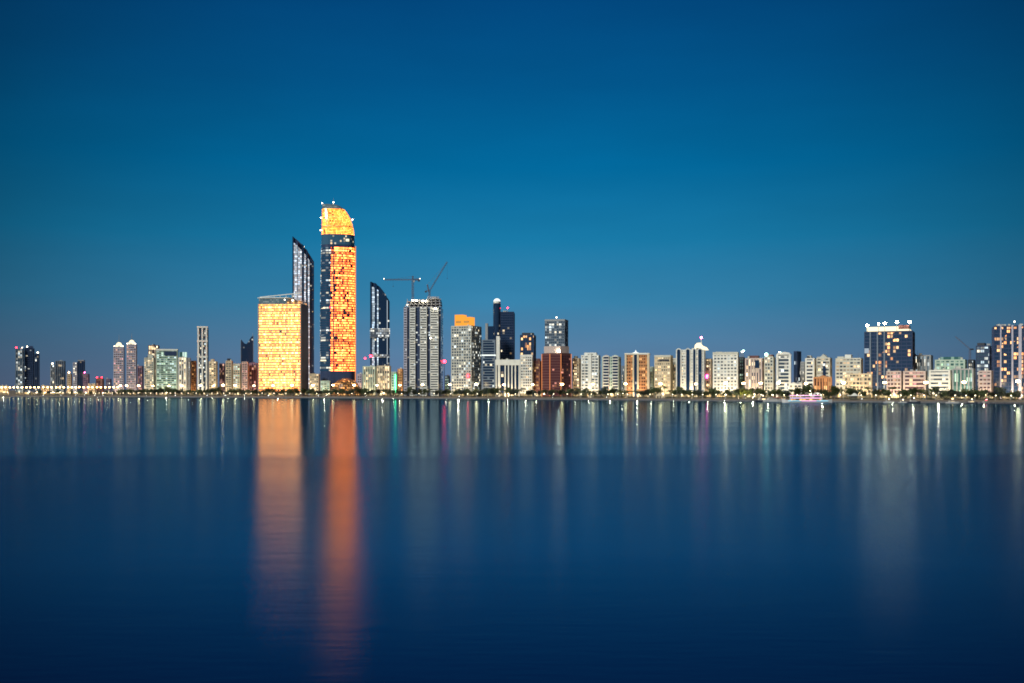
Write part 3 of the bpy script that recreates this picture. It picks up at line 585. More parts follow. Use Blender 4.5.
r, c, H = tower(482, 496.4, 340, 130, 'grey blue glass office block with one bright floor, left of the dark domed shaft', 'the grey blue glass block', 'greyblue', 'w_sparse_cool', 'band', th=-4, D=24, sp=.3, name='office_building')
b = MB(); b.box(c.lx(485.6), c.lx(488), -6, 6, H+.5, c.h(323), 'grey'); b.build('lift_shaft', r)
b = MB(); b.box(c.lx(488.2), c.lx(494), -8, 6, H+.5, c.h(326), 'w_sail_dark'); b.build('plant_room', r)
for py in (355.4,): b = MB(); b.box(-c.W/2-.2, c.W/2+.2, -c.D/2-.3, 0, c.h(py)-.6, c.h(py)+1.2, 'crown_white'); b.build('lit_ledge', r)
r, c, H = tower(500.6, 514.8, 312, 200, 'very dark blue tower with a few warm lit windows, right of the domed shaft', 'the dark blue tower', 'darkblue', 'w_sparse', 'grid', th=-3, D=28, bay=3.4, sp=.3, pier=.3, roof=(('mast', .5, 6, 'lamp_red'),), front=False, name='office_tower', cat='tower')
b = MB(); x = c.lx(497.2); b.tube((x, -6, -.5), (x, -6, c.h(303)), 5.6, 5.6, 'w_sail_dark', 18); b.build('round_shaft', r)
b = MB(); b.tube((x, -6, c.h(303.1)), (x, -6, c.h(301)), 5.0, 5.4, 'white', 18); b.build('collar', r)
b = MB(); b.ball((x, -6, c.h(301.2)), 5.2, 'crown_white', 16, 6, .95, half=True); b.build('dome', r)
r, c, H = tower(496, 520, 360.5, 120, 'dark glass block striped by white vertical fins under a heavy white crown band', 'the white finned block', 'darkblue', 'w_sparse', 'vert', th=-2, D=24, bay=5, pier=.3, name='office_building')
b = MB(); b.box(-c.W/2-.8, c.W/2+.8, -c.D/2-1.6, c.D/2+.6, H-6.5, H+1.2, 'white'); b.build('crown_band', r)
for k, px in enumerate((496.6, 500, 505.5, 508.8, 512.2, 515.6, 519.4)):
    b = MB(); b.box(c.lx(px)-.8-(1.6 if k == 1 else 0), c.lx(px)+.8, -c.D/2-1.5, -c.D/2-.05, 0, H-6.6, 'white'); b.build('fin', r)
b = MB(); b.box(c.lx(496.6), c.lx(500), -c.D/2+2, -c.D/2+8, H+1.3, c.h(336), 'white'); b.build('stair_shaft', r)
tower(520.2, 536, 335, 220, 'dark glass tower with lit vertical bays, behind a white gridded block', 'the dark tower with lit bays', 'darkblue', 'w_office', 'vert', th=-8, D=22, pier=.6, roof=(('box', .1, .9, 3, 'dark'), ('mast', .15, 5)), front=False, name='office_tower', cat='tower')
tower(520.4, 533.6, 356.5, 110, 'white gridded block below the dark tower with lit bays', 'the white gridded block', 'white', 'w_mix', 'grid', D=20, bay=3.2, pier=1.0, roof=(('parapet', 2, 'white'),))
tower(533.8, 541.4, 361, 125, 'narrow brown block with orange windows, left of the red brown tower', 'the narrow brown block', 'brown', 'w_org', D=18, roof=(('box', .1, .9, 3, 'brown'),))
tower(545, 568.2, 321, 215, 'grey glass tower with a lit rim, rising behind the red brown block', 'the grey glass tower', 'greyblue', 'w_dim', 'grid', th=-12, D=26, bay=3, pier=.5, sp=.3, roof=(('parapet', 2, 'grey'), ('mast', .5, 5, 'lamp_small')), front=False, name='office_tower', cat='tower')
# red brown faceted tower
c = ctx(542, 571, 110, 34); r = tag(empty('faceted_tower', (c.X, c.Y, GZ), c.rot), 'red brown faceted tower with glowing orange edges and a pale top ring', 'tower'); BLD.append((542, 571, 'the red brown faceted tower'))
hw = c.W/2; H = c.h(353); fp = [(-hw, -4), (-hw*.45, -17), (hw*.30, -17), (hw, -4), (hw, 17), (-hw, 17)]
b = MB(); b.plan([(x*.985, y*.985) for x, y in fp], -.5, H, 'brown'); b.build('wall', r)
winmat('w_brown', (.10, .035, .04), .12, ORG, PINK, .8, w=3)
nf = int((H-3)/3.6); s = MB(); s.plan([(x, y) for x, y in fp], 0, 2.2, 'w_brown'); me = s.mesh('window_strip')
for k in range(nf): place_mesh('window_strip', me, r, (0, 0, 3+k*3.6))
for (x, y) in fp[:4]: b = MB(); b.tube((x*1.01, y*1.01, 0), (x*1.01, y*1.01, H-1), .5, .5, 'edge_orange', 6); b.build('lit_edge', r)
b = MB(); b.plan([(x*.86, y*.86) for x, y in fp], H+.05, c.h(346), 'pinkish'); b.build('top_ring', r)
beacon(r, c.lx(558.7), -15.4, H+.5, 'flood', 1.2, 2.2)
# ---- right of centre
tower(572.4, 581, 358.5, 150, 'beige block wedged against the red brown tower', 'the beige block by the red brown tower', 'beige', 'w_cream', roof=(('box', .2, .6, 3, 'beige'),))
r, c, H = tower(581.2, 600.4, 355.5, 95, 'broad white block of dark banded balconies with a pale centre pier', 'the white banded balcony block', 'white', 'w_dim', 'grid', bay=4.6, sp=.45, roof=(('box', .15, .85, 3.4, 'white'),))
b = MB(); b.box(-1.5, 2, -c.D/2-1.2, -c.D/2-.3, 0, H+1.5, 'white'); b.build('pier', r)
def arched(b, x0, x1, z0, z1, y0, y1, mat, n=8):
    rr = (x1-x0)/2; cx = (x0+x1)/2; b.prism([(x0, z0), (x1, z0)] + [(cx+rr*math.cos(math.pi*i/n), z1-rr+rr*math.sin(math.pi*i/n)) for i in range(n+1)], y0, y1, mat)
r, c, H = tower(602, 621, 357, 90, 'pale block with two arched tops, pink tinted left and green tinted right', 'the twin arched block', 'greenish', 'w_dim', 'grid', sp=.5, bay=3.4, pier=1.1)
for (a, e) in ((604.6, 609.6), (613.8, 618.8)):
    b = MB(); arched(b, c.lx(a)-.9, c.lx(e)+.9, 6, H+2.6, -c.D/2-.9, -c.D/2-.28, 'pinkish' if a < 610 else 'greenish'); b.build('arch_frame', r)
    b = MB(); arched(b, c.lx(a), c.lx(e), 6, H+1.4, -c.D/2-1.1, -c.D/2-.92, 'w_sail_dark'); b.build('arched_window', r)
    s = MB(); s.box(c.lx(a)-.6, c.lx(e)+.6, -c.D/2-1.7, -c.D/2-1.12, 0, 1.3, 'white'); me = s.mesh('balcony')
    for k in range(13): place_mesh('balcony', me, r, (0, 0, 7+k*3.7))
tower(621.6, 625.4, 366, 160, 'sliver of a blue block in the gap left of the orange panelled tower', 'the blue sliver', 'greyblue', 'w_cool', D=14)
r, c, H = tower(625.6, 649.6, 355, 88, 'apartment tower with two orange lit panels and a pointed white centre pier', 'the orange panelled tower', 'terracotta', 'w_org', 'grid', th=-3, sp=.45, bay=3.2, pier=.8, D=26)
M['w_org'].use_nodes
for (a, e) in ((625.4, 627.2), (633.2, 634.6), (637.6, 639.4), (647.6, 649.8)):
    b = MB(); b.box(c.lx(a), c.lx(e), -c.D/2-1.3, -c.D/2-.3, 0, H+1.6, 'cream'); b.build('pier', r)
b = MB(); b.box(c.lx(634.6), c.lx(637.6), -c.D/2-.8, -c.D/2-.3, 0, H+2, 'w_sail_dark'); b.build('stair_glass', r)
b = MB(); b.box(c.lx(625.2), c.lx(650), -c.D/2-1.1, c.D/2, H+.6, H+2.4, 'white'); b.build('cornice', r)
b = MB(); b.prism([(c.lx(632.6), H+2.42), (c.lx(640), H+2.42), (c.lx(637), c.h(352)), (c.lx(636.2), c.h(350)), (c.lx(635.4), c.h(352))], -c.D/2-1.2, -c.D/2+6, 'crown_white'); b.build('roof_peak', r)
tower(650, 654.4, 367, 150, 'teal sliver block right of the orange panelled tower', 'the teal sliver', 'greenish', 'w_green', D=14)
r, c, H = tower(654.6, 673, 357, 85, 'cream slab block with a small lit lettering band at the top', 'the cream slab block', 'cream', 'w_cream', 'grid', th=-8, D=24, sp=.5, bay=2.9, pier=1.0, roof=(('parapet', 1.8, 'offwhite'),))
b = MB(); b.box(c.lx(660.5), c.lx(670.5), -c.D/2-.7, -c.D/2-.28, H-5.5, H-2.8, 'dark'); b.build('sign_band', r)
tower(673.2, 676.6, 358.5, 130, 'narrow pale block left of the white arched tower', 'the narrow pale block', 'offwhite', 'w_mix', D=14)
r, c, H = tower(676.2, 705.4, 350, 100, 'white tower with four tall arched blue glass strips and a floodlit tilted crown', 'the white arched tower', 'white', 'w_mix', 'grid', th=-4, D=26, sp=.55, bay=3.0, pier=1.2, fh=3.4)
for (a, e) in ((677.9, 681.2), (687, 690.5), (693.9, 696.2), (698.9, 702.4)):
    b = MB(); arched(b, c.lx(a)-1.0, c.lx(e)+1.0, 5, H+2.2, -c.D/2-1.2, -c.D/2-.28, 'white'); b.build('arch_frame', r)
    b = MB(); arched(b, c.lx(a), c.lx(e), 5, H+1.0, -c.D/2-1.6, -c.D/2-1.22, 'w_sail_dark'); b.build('arched_window', r)
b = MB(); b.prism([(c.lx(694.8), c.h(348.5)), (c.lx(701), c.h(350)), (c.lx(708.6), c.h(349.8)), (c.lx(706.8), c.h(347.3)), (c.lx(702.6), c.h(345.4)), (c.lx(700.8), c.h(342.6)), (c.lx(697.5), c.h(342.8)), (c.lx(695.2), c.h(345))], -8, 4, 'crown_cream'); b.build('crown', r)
b = MB(); x = c.lx(701.4); b.tube((x, -2, c.h(344)), (x, -2, c.h(337.5)), .5, .25, 'white', 6); b.build('mast', r)
b = MB(); b.ball((x, -2, c.h(337.2)), 1.3, 'lamp_pink', 8, 5); b.build('beacon_light', r)
r, c, H = tower(705.8, 712.6, 359, 125, 'narrow brown beige block right of the white arched tower', 'the narrow brown beige block', 'beige', 'w_mix', D=16)
b = MB(); b.box(c.lx(707), c.lx(708.3), -c.D/2-1.5, -c.D/2-.3, c.h(378), c.h(375), 'neon_pink'); b.build('neon_sign', r)
tower(713, 739, 354.5, 85, 'wide white block with a blank centre slab and stacked side balconies', 'the wide white slab block', 'white', 'w_dim', 'grid', th=-4, sp=.5, bay=3.8, pier=1.5, roof=(('parapet', 2.4, 'offwhite'), ('box', .1, .35, 3, 'offwhite')))
r, c, H = tower(739.2, 745, 357.5, 135, 'dark narrow block with a mast of aerials, behind the green lit tree', 'the dark narrow block with aerials', 'dark', 'w_green', D=16, roof=(('mast', .2, 9), ('mast', .5, 6, 'lamp_small'), ('mast', .8, 7, 'lamp_mint')))
r, c, H = tower(745.2, 764.2, 358.5, 95, 'pinkish white block with a dark glazed corner box at the top right', 'the pinkish white block', 'pinkish', 'w_mix', 'vert', sp=.4, bay=3.4, pier=1.5, roof=(('box', .2, .75, 3, 'brown'),))
b = MB(); b.box(c.lx(756), c.lx(760.5), -c.D/2-.9, -c.D/2-.3, H-11, H-2, 'w_sail_dark'); b.build('glass_panel', r)
r, c, H = tower(764.4, 775.4, 357, 100, 'narrow block of dark red windows with a mint light on its roof', 'the block with the mint roof light', 'offwhite', 'w_mix', 'grid', bay=3.2, roof=(('box', .1, .9, 2.4, 'brown'), ('beacon', .2, 'lamp_mint', 1.5)))
r, c, H = tower(777, 791.2, 355.5, 90, 'white framed block around a bay of dark curved balconies, mint light above', 'the white framed balcony block', 'white', 'w_dim', 'band', th=-3, sp=.35, D=22, roof=(('beacon', .2, 'lamp_mint', 1.5),))
for (a, e) in ((776.8, 779), (789.6, 791.4)): b = MB(); b.box(c.lx(a), c.lx(e), -c.D/2-1.6, -c.D/2-.1, 0, H+.8, 'white'); b.build('pier', r)
b = MB(); b.prism([(c.lx(776.8), H+.82), (c.lx(791.4), H+.82), (c.lx(790), H+3), (c.lx(785), H+4), (c.lx(779), H+3.4)], -c.D/2-1.6, c.D/2, 'white'); b.build('roof_peak', r)
tower(794, 801, 351.5, 170, 'slim dark blue glass tower between white blocks', 'the slim dark blue glass tower', 'darkblue', 'w_sparse_cool', 'vert', th=-20, D=14, pier=.3, name='office_tower', cat='tower')
tower(801.2, 805, 362, 160, 'grey sliver beside the slim dark blue tower', 'the grey sliver by the blue tower', 'grey', 'w_dim', D=14)
tower(805.2, 816.4, 358.5, 110, 'white block with long dark balcony bands', 'the white block with dark bands', 'white', 'w_sparse', 'band', sp=.5, roof=(('box', .2, .6, 3, 'offwhite'),))
r, c, H = tower(816.6, 832, 358, 120, 'white block split by a dark glass strip, behind the orange pavilion', 'the white split block', 'offwhite', 'w_cream', 'grid', sp=.5, roof=(('gable', .2, .8, 4, 'offwhite'),))
b = MB(); b.box(c.lx(824), c.lx(827), -c.D/2-.8, -c.D/2-.3, 8, H-4, 'w_sail_dark'); b.build('glass_panel', r)
r, c, H = tower(813.6, 832, 377.5, 62, 'low orange block with tall arched bays and a shallow peak', 'the low orange block', 'terracotta', 'w_org', 'vert', th=-2, D=16, bay=3.2, roof=(('gable', .25, .8, 2, 'terracotta'),))
tower(789.5, 803, 384.5, 60, 'small white lit pavilion building right of the framed balcony block', 'the small white pavilion', 'white', 'w_cream', D=12, name='pavilion', roof=(('gable', 0, .6, 2, 'white'),))
tower(835.6, 863, 358.5, 130, 'broad off white block with stepped roof behind a long beige one', 'the broad stepped block', 'offwhite', 'w_mix', 'grid', bay=3.6, sp=.5, roof=(('box', .35, .6, 4, 'white'), ('box', .05, .3, 2, 'offwhite')))
tower(844.4, 872.4, 374, 75, 'long low beige block glowing cream, left of the dark office tower', 'the long beige block', 'cream', 'w_cream', 'grid', th=-3, D=20, bay=3.6, sp=.4, lobby='w_lobby')
# dark office tower with floodlit crown
r, c, H = tower(864.5, 915, 331.5, 140, 'big dark blue office tower with scattered orange windows and a floodlit crown', 'the floodlit dark office tower', 'darkblue', 'w_office', 'grid', th=-5, D=38, fh=3.9, bay=5.4, sp=.26, pier=.45, name='office_tower', cat='tower')
for px in (872, 879.2, 886): b = MB(); b.box(c.lx(px)-.7, c.lx(px)+.7, -c.D/2-1.2, -c.D/2-.26, 4, H, 'greyblue'); b.build('pier', r)
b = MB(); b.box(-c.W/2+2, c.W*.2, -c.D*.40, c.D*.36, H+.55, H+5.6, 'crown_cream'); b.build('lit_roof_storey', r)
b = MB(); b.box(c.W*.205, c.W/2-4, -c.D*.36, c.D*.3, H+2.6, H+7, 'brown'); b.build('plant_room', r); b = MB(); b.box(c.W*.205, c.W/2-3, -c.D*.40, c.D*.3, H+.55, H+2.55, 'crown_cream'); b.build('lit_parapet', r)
for (px, py) in ((868.6, 324.6), (880, 323.4), (886.2, 323), (898.2, 322), (910.6, 322.4)):
    z = c.h(py); b = MB(); x = c.lx(px); b.tube((x, -c.D*.44, H+.4), (x, -c.D*.44, z-.8), .3, .25, 'steel', 6); b.build('light_mast', r)
    b = MB(); b.ball((x, -c.D*.44, z), 1.0+.7*((px*3) % 1), 'flood', 10, 6, .8); b.build('floodlight', r)
b = MB(); b.box(c.lx(866.2), c.lx(870.6), -c.D/2-.5, -c.D/2-.26, c.h(353), c.h(348), 'edge_pale'); b.build('lit_window', r)
tower(907, 933, 355.5, 185, 'grey white column fronted block right of the dark office tower', 'the column fronted block', 'grey', 'w_cool', 'vert', bay=4, pier=1.6, roof=(('box', .1, .3, 2, 'grey'),), front=False)
tower(886.6, 903, 371.5, 80, 'rose block with lit windows at the foot of the dark office tower', 'the rose block', 'pinkish', 'w_pink', 'grid', D=18, bay=3.2)
tower(903.2, 927.4, 371.5, 82, 'long pink block with stacked pink balconies', 'the long pink block', 'pinkish', 'w_pink', 'band', D=18, sp=.45)
tower(935, 967, 360, 175, 'long white green block with lit upper colonnade, behind a white slab block', 'the white green colonnade block', 'greenish', 'w_green', 'grid', bay=5, sp=.35, pier=1.6, D=22, roof=(('litbox', .15, .85, 3, 'w_green'),), front=False)
tower(929, 952, 370.5, 80, 'white block of broad horizontal slabs and dark openings', 'the white horizontal slab block', 'white', 'w_dim', 'band', sp=.55, D=18)
tower(952.4, 975.4, 369, 90, 'grey green apartment block with vertical bays', 'the grey green bay block', 'grey', 'w_green', 'vert', D=20, bay=4, pier=1.2)
r, c, H = tower(968, 975.4, 360, 170, 'dark block with a green sign light, left of the glass tower', 'the dark block with the green sign', 'dark', 'w_dim', D=16, front=False)
b = MB(); b.box(c.lx(973.2), c.lx(974.6), -31, -30, c.h(376), c.h(371), 'lamp_green'); b.build('green_sign', r)
b = MB(); b.box(c.lx(973.6), c.lx(974.2), -30, -8, c.h(374), c.h(373.4), 'steel'); b.build('sign_bracket', r)
tower(976, 992, 346, 150, 'blue green glass tower sprinkled with pale windows, left of the tall dark one', 'the blue green glass tower', 'darkblue', 'w_cool', 'grid', bay=3.4, sp=.3, pier=.4, roof=(('box', .05, .6, 3, 'dark'),), front=False, name='apartment_tower', cat='tower')
tower(978.6, 993, 371, 80, 'low lilac pink block with a few red windows, near the right end', 'the low lilac pink block', 'pinkish', 'w_pink', 'grid', D=16, sp=.55)
r, c, H = tower(991.4, 1033, 326, 120, 'tall dark tower with pale pink vertical edges, rightmost in the skyline', 'the rightmost dark tower', 'darkblue', 'w_office', 'grid', th=4, D=34, bay=4.6, sp=.28, pier=.4, name='office_tower', cat='tower')
for px, wd_, m_ in ((999.5, .6, 'lavender'), (1011, .8, 'lavender'), (1018.6, 1.4, 'lavender')): b = MB(); b.box(c.lx(px)-wd_, c.lx(px)+wd_, -c.D/2-1.2, -c.D/2-.26, 0, H+1, m_); b.build('pier', r)
b = MB(); b.box(-c.W/2+3, -c.W/2+10, -8, 8, H+.5, H+2.5, 'grey'); b.build('plant_room', r); beacon(r, c.lx(1014), -6, H, 'lamp_small', .7, 5)
# faint crane at right
p0 = Vector((*at(970, 1500), 0)); hz = lambda py: CAMH+(HZ-py)/F*1500
r = tag(empty('luffing_crane', (p0.x, p0.y, GZ)), 'distant faint luffing crane leaning left, left of the blue green glass tower', 'crane')
b = MB(); lattice(b, (0, 0, 0), (0, 0, hz(349)-GZ), 2.2, 'cranesteel', .14); b.build('mast', r)
b = MB(); lattice(b, (0, 0, hz(349)-GZ), (-22, 0, hz(336.5)-GZ), 1.3, 'cranesteel', .09); b.build('jib', r)
b = MB(); b.box(.5, 5, -1, 1, hz(350)-GZ, hz(348.6)-GZ, 'dark'); b.build('counterweight', r)

# extra low far buildings between, so the skyline has no holes (each a thing)
for i, (a, e, tp, w_, g_, lab, sh_) in enumerate((
    (0, 9, 386, 'cream', 'w_org', 'lowest cream block at the far left end of the causeway', 'the lowest cream block'),
    (88, 96, 384, 'cream', 'w_org', 'low orange lit hall left of the red lit block', 'the low orange lit hall'),
    (41, 50, 386, 'beige', 'w_org', 'low beige block under the small grey tower', 'the low beige block'))):
    tower(a, e, tp, 150, lab, sh_, w_, g_, D=16, fh=3.4)

BLD.sort()
def before(px):
    best = min(BLD, key=lambda q: (0 if q[0] <= px <= q[1] else min(abs(px-q[0]), abs(px-q[1]))+1, q[1]-q[0])); return best[2]
ORD = ['first', 'second', 'third', 'fourth', 'fifth', 'sixth', 'seventh', 'eighth', 'ninth', 'tenth', 'eleventh', 'twelfth', 'thirteenth', 'fourteenth', 'fifteenth', 'sixteenth']
def label_all(items, text, single):        # items: (px, object)
    items.sort(key=lambda t: t[0]); by = {}
    for px, o in items: by.setdefault(before(px), []).append(o)
    for sh_, os_ in by.items():
        for k, o in enumerate(os_): o['label'] = single % sh_ if len(os_) == 1 else text % (ORD[k], sh_)

# ================================================================== street lamps
def lamp_proto(name, h, heads, mat, r, arm):
    root = empty(name, (0, 0, 0)); tag(root, cat='street lamp')
    b = MB(); b.tube((0, 0, 0), (0, 0, h), .28, .16, 'steel', 8); b.build('pole', root)
    b = MB(); b.tube((0, 0, 0), (0, 0, .6), .5, .45, 'steel', 8); b.build('base', root)
    for s in heads:
        a = MB(); a.tube((0, 0, h-.3), (s*arm, 0, h+.5), .12, .1, 'steel', 6); ao = a.build('arm', root)
        q = MB(); q.ball((s*(arm+.2), 0, h+.2), r, mat, 10, 6, .7); q.build('lamp_head', root)
    return root
LWS = [lamp_proto('street_lamp', hh, (-1, 1), mm, rr, .32) for hh, mm, rr in ((16.5, 'lamp_warm', 1.25), (16.0, 'lamp_warm_dim', 1.2), (17.0, 'lamp_warm_bright', 1.35), (16.4, 'lamp_warm', 1.4))]
LS = lamp_proto('street_lamp', 14, (1,), 'lamp_sodium', 1.3, 1.0)
LP = lamp_proto('promenade_lamp', 4.2, (1,), 'lamp_small', .42, .3)
lamps = []
for px in (120.5, 126.5, 138.7, 153, 169, 182, 200.5, 213.7, 223.2, 235, 254, 273, 292, 313, 333, 354, 377, 400, 422.6, 449.7, 476.4, 504, 532.6, 562, 593, 625.6, 660.5, 696, 725.6, 743.5, 760.6, 778.3, 806, 843.6, 884.7, 926, 964, 1018):
    o = copy_tree(LWS[(1, 0, 2, 3, 0, 1, 2, 0, 3, 2, 1, 0, 2)[int(px*7) % 13]]); x, y = spt(px, 26+random.uniform(-1, 1)); o.location = (x, y, GZ); o['group'] = 'tall street lamps along the waterfront road'; lamps.append((px, o))
label_all(lamps, '%s tall street lamp from the left before %s', 'tall twin headed street lamp before %s')
lamps = []; px = 1.0
while px < 119:
    o = copy_tree(LS); x, y = spt(px, 60 + 30*math.sin(px*.7)); o.location = (x, y, GZ); o.location.z = GZ; o['group'] = 'orange street lamps of the left shore road'; lamps.append((px, o)); px += 3.4 + random.random()*1.4
label_all(lamps, '%s orange street lamp from the left before %s', 'orange street lamp before %s')
lamps = []; px = 36.0
while px < 1022:
    o = copy_tree(LP); x, y = spt(px, 11); o.location = (x, y, GZ+.01); o['group'] = 'short promenade lamps at the water edge'; lamps.append((px, o))
    px += (4.5+random.random()*4 if px < 250 else 9+random.random()*12)
label_all(lamps, '%s short promenade lamp from the left before %s', 'short promenade lamp before %s')
for q in LWS+[LS, LP]: drop(q)

# ================================================================== trees
def crown_mesh(seed, r, h, mat, n=230):
    rnd = random.Random(seed); b = MB(); cl = []
    for i in range(9):
        a = rnd.random()*6.28; q = rnd.random()**.6*r*.65; cl.append((q*math.cos(a), q*math.sin(a), h*(.45+rnd.random()*.45), r*(.35+rnd.random()*.28)))
    for i in range(n):
        cx, cy_, cz, cr_ = rnd.choice(cl); v = Vector((rnd.gauss(0, 1), rnd.gauss(0, 1), rnd.gauss(0, .8))).normalized()*cr_*(.65+.45*rnd.random()); p = Vector((cx, cy_, cz))+v
        s = .35+rnd.random()*.45; t = Vector((rnd.uniform(-1, 1), rnd.uniform(-1, 1), rnd.uniform(-1, 1))).normalized(); u = t.orthogonal().normalized()
        b.add([p+t*s, p+u*s, p-t*s, p-u*s], [(0, 1, 2, 3)], mat)
    return b
def tree_proto(seed, r, h, mat):
    root = empty('leafy_tree', (0, 0, 0)); tag(root, cat='tree'); rnd = random.Random(seed)
    b = MB(); b.tube((0, 0, -.1), (.2, 0, h*.45), .34, .22, 'bark', 7)
    for k in range(5): a = k*1.26+rnd.random(); b.tube((.2, 0, h*.4), (r*.5*math.cos(a), r*.5*math.sin(a), h*.68), .16, .06, 'bark', 5)
    b.build('trunk', root); crown_mesh(seed, r, h, mat).build('crown', root); return root
def palm_proto(seed, h, mat):
    rnd = random.Random(seed); root = empty('palm_tree', (0, 0, 0)); tag(root, cat='palm tree'); b = MB(); lean = rnd.uniform(-.5, .5)
    b.tube((0, 0, -.1), (lean*.5, 0, h*.5), .3, .24, 'bark', 7); b.tube((lean*.5, 0, h*.5), (lean, 0, h), .24, .2, 'bark', 7); b.build('trunk', root); b = MB()
    for k in range(20):
        a = k*2*math.pi/20+rnd.uniform(-.1, .1); up = rnd.uniform(-.1, 1.1); L_ = 2.9+rnd.random()*.8; pts = []
        for i in range(6): t = i/5; q = L_*t; pts.append(Vector((lean+q*math.cos(a)*(1-.1*up), q*math.sin(a), h+up*q*.75-q*q*(.16+.05*up))))
        sd = Vector((-math.sin(a), math.cos(a), 0))
        for i in range(5):
            w0, w1 = (.2, .5, .6, .5, .35, .05)[i:i+2]; p_, q_ = pts[i], pts[i+1]; dz = Vector((0, 0, -.22))
            b.add([p_, q_, q_+sd*w1+dz, p_+sd*w0+dz], [(0, 1, 2, 3)], mat); b.add([p_, q_, q_-sd*w1+dz, p_-sd*w0+dz], [(3, 2, 1, 0)], mat)
    b.build('crown', root); return root
protos = [tree_proto(k, 3.6+.5*(k % 3), 6.6+.8*(k % 4), ('leaf', 'leaf_dark', 'leaf')[k % 3]) for k in range(1, 7)]
palms = [palm_proto(k, 6.5+k % 3, 'leaf') for k in range(20, 23)]
rnd = random.Random(3); tr = []; pl = []; px = 118.0
while px < 1023:
    if 360 < px < 1e4 and rnd.random() < .28: o = copy_tree(rnd.choice(palms)); pl.append((px, o)); g_ = 'palm trees along the waterfront promenade'
    else: o = copy_tree(rnd.choice(protos)); tr.append((px, o)); g_ = 'leafy trees along the waterfront promenade'
    x, y = spt(px, 23.5 + rnd.uniform(0, 5)); s = rnd.uniform(.95, 1.5); o.location = (x, y, GZ); o.scale = (s, s, s*rnd.uniform(.9, 1.1)); o.rotation_euler.z = rnd.random()*6; o['group'] = g_
    step = shore(px)/1000; px += rnd.uniform(3.4, 6.0)/step
for px in (40, 49, 58, 71, 80, 91, 99, 107, 113):
    o = copy_tree(rnd.choice(protos)); x, y = spt(px, 18); o.location = (x, y, GZ); tr.append((px, o)); o['group'] = 'leafy trees along the waterfront promenade'; o.rotation_euler.z = rnd.random()*6
label_all(tr, '%s dark leafy tree from the left before %s', 'dark leafy tree before %s')
label_all(pl, '%s palm tree from the left before %s', 'single palm tree before %s')
# the large floodlit yellow green tree
t = tree_proto(50, 7.2, 10.5, 'leaf_bright'); x, y = spt(744.5, 20); t.location = (x, y, GZ)
tag(t, 'wide yellow green tree lit brightly from below, the brightest tree on the shore', 'tree')
for k, dx in enumerate((-7, 0, 6)):
    q = tag(empty('ground_floodlight', (x+dx, y-7+dx*-.7, GZ)), '%s ground floodlight aimed up at the bright yellow green tree' % ('left', 'middle', 'right')[k], 'floodlight', 'floodlights under the bright tree')
    b = MB(); b.box(-.5, .5, -.3, .3, 0, .5, 'dark'); b.build('housing', q); b = MB(); b.box(-.45, .45, -.22, .25, .52, .62, 'lamp_small'); b.build('lamp_lens', q)
    ld = bpy.data.lights.new('spot', 'SPOT'); ld.energy = 9000; ld.color = (1, .9, .5); ld.spot_size = R(110); ld.shadow_soft_size = .4; lo = bpy.data.objects.new('spot', ld); C.objects.link(lo); lo.parent = q; lo.location = (0, 0, 1.0)
    lo.rotation_euler = Vector((-dx*.5, 7, 6)).to_track_quat('-Z', 'Y').to_euler()
for q in protos + palms: drop(q)
# low hedge between promenade and road: nobody could count its bushes
b = MB(); rnd = random.Random(11)
for k in range(9000):
    px = rnd.uniform(30, 1040); x, y = spt(px, 27.5+rnd.uniform(-1.5, 1.5)); z = GZ+rnd.random()*1.7; s = .3+rnd.random()*.4
    t = Vector((rnd.uniform(-1, 1), rnd.uniform(-1, 1), rnd.uniform(-1, 1))).normalized(); u = t.orthogonal().normalized(); p_ = Vector((x, y, z))
    b.add([p_+t*s, p_+u*s, p_-t*s, p_-u*s], [(0, 1, 2, 3)], 'leaf_dark')
tag(b.build('hedge'), 'low dark hedge along the promenade under the trees', 'hedge', kind='stuff')

# ================================================================== cars
def car_proto(paint):
    root = empty('parked_car', (0, 0, 0)); tag(root, cat='car')
    b = MB(); b.prism([(-2.2, .35), (2.2, .35), (2.25, .8), (1.3, .95), (.7, 1.45), (-1.1, 1.45), (-1.8, .95), (-2.25, .85)], -.9, .9, paint); b.build('body', root)
    b = MB(); b.prism([(-1.65, .97), (1.15, .97), (.65, 1.38), (-1.05, 1.38)], -.915, .915, 'dark'); b.build('windows', root)
    for x in (-1.4, 1.4):
        for y in (-.8, .8): w = MB(); w.tube((x, y-.12, .34), (x, y+.12, .34), .34, .34, 'rubber', 10); w.build('wheel', root)
    for y in (-.6, .6): h = MB(); h.ball((2.25, y, .68), .2, 'lamp_white', 6, 4); h.build('headlight', root)
    return root
cp = [car_proto(m_) for m_ in ('carpaint', 'hullwhite', 'dark')]; cars = []
for px in [44, 52, 60, 69, 77, 86, 95, 104, 112, 121] + [148, 176, 207, 226, 245, 268, 298, 318, 322, 326, 346, 366, 394, 431, 459, 487, 522, 551, 607, 641, 668, 716, 769, 862, 901, 946, 986]:
    o = copy_tree(rnd.choice(cp)); x, y = spt(px, 33 + rnd.uniform(0, 5)); o.location = (x, y, GZ+.01); o['group'] = 'cars on the waterfront road'
    o.rotation_euler.z = R(-90) + rnd.uniform(-.6, .6); cars.append((px, o))
label_all(cars, '%s car from the left with headlights on before %s', 'car with headlights on before %s')
for q in cp: drop(q)

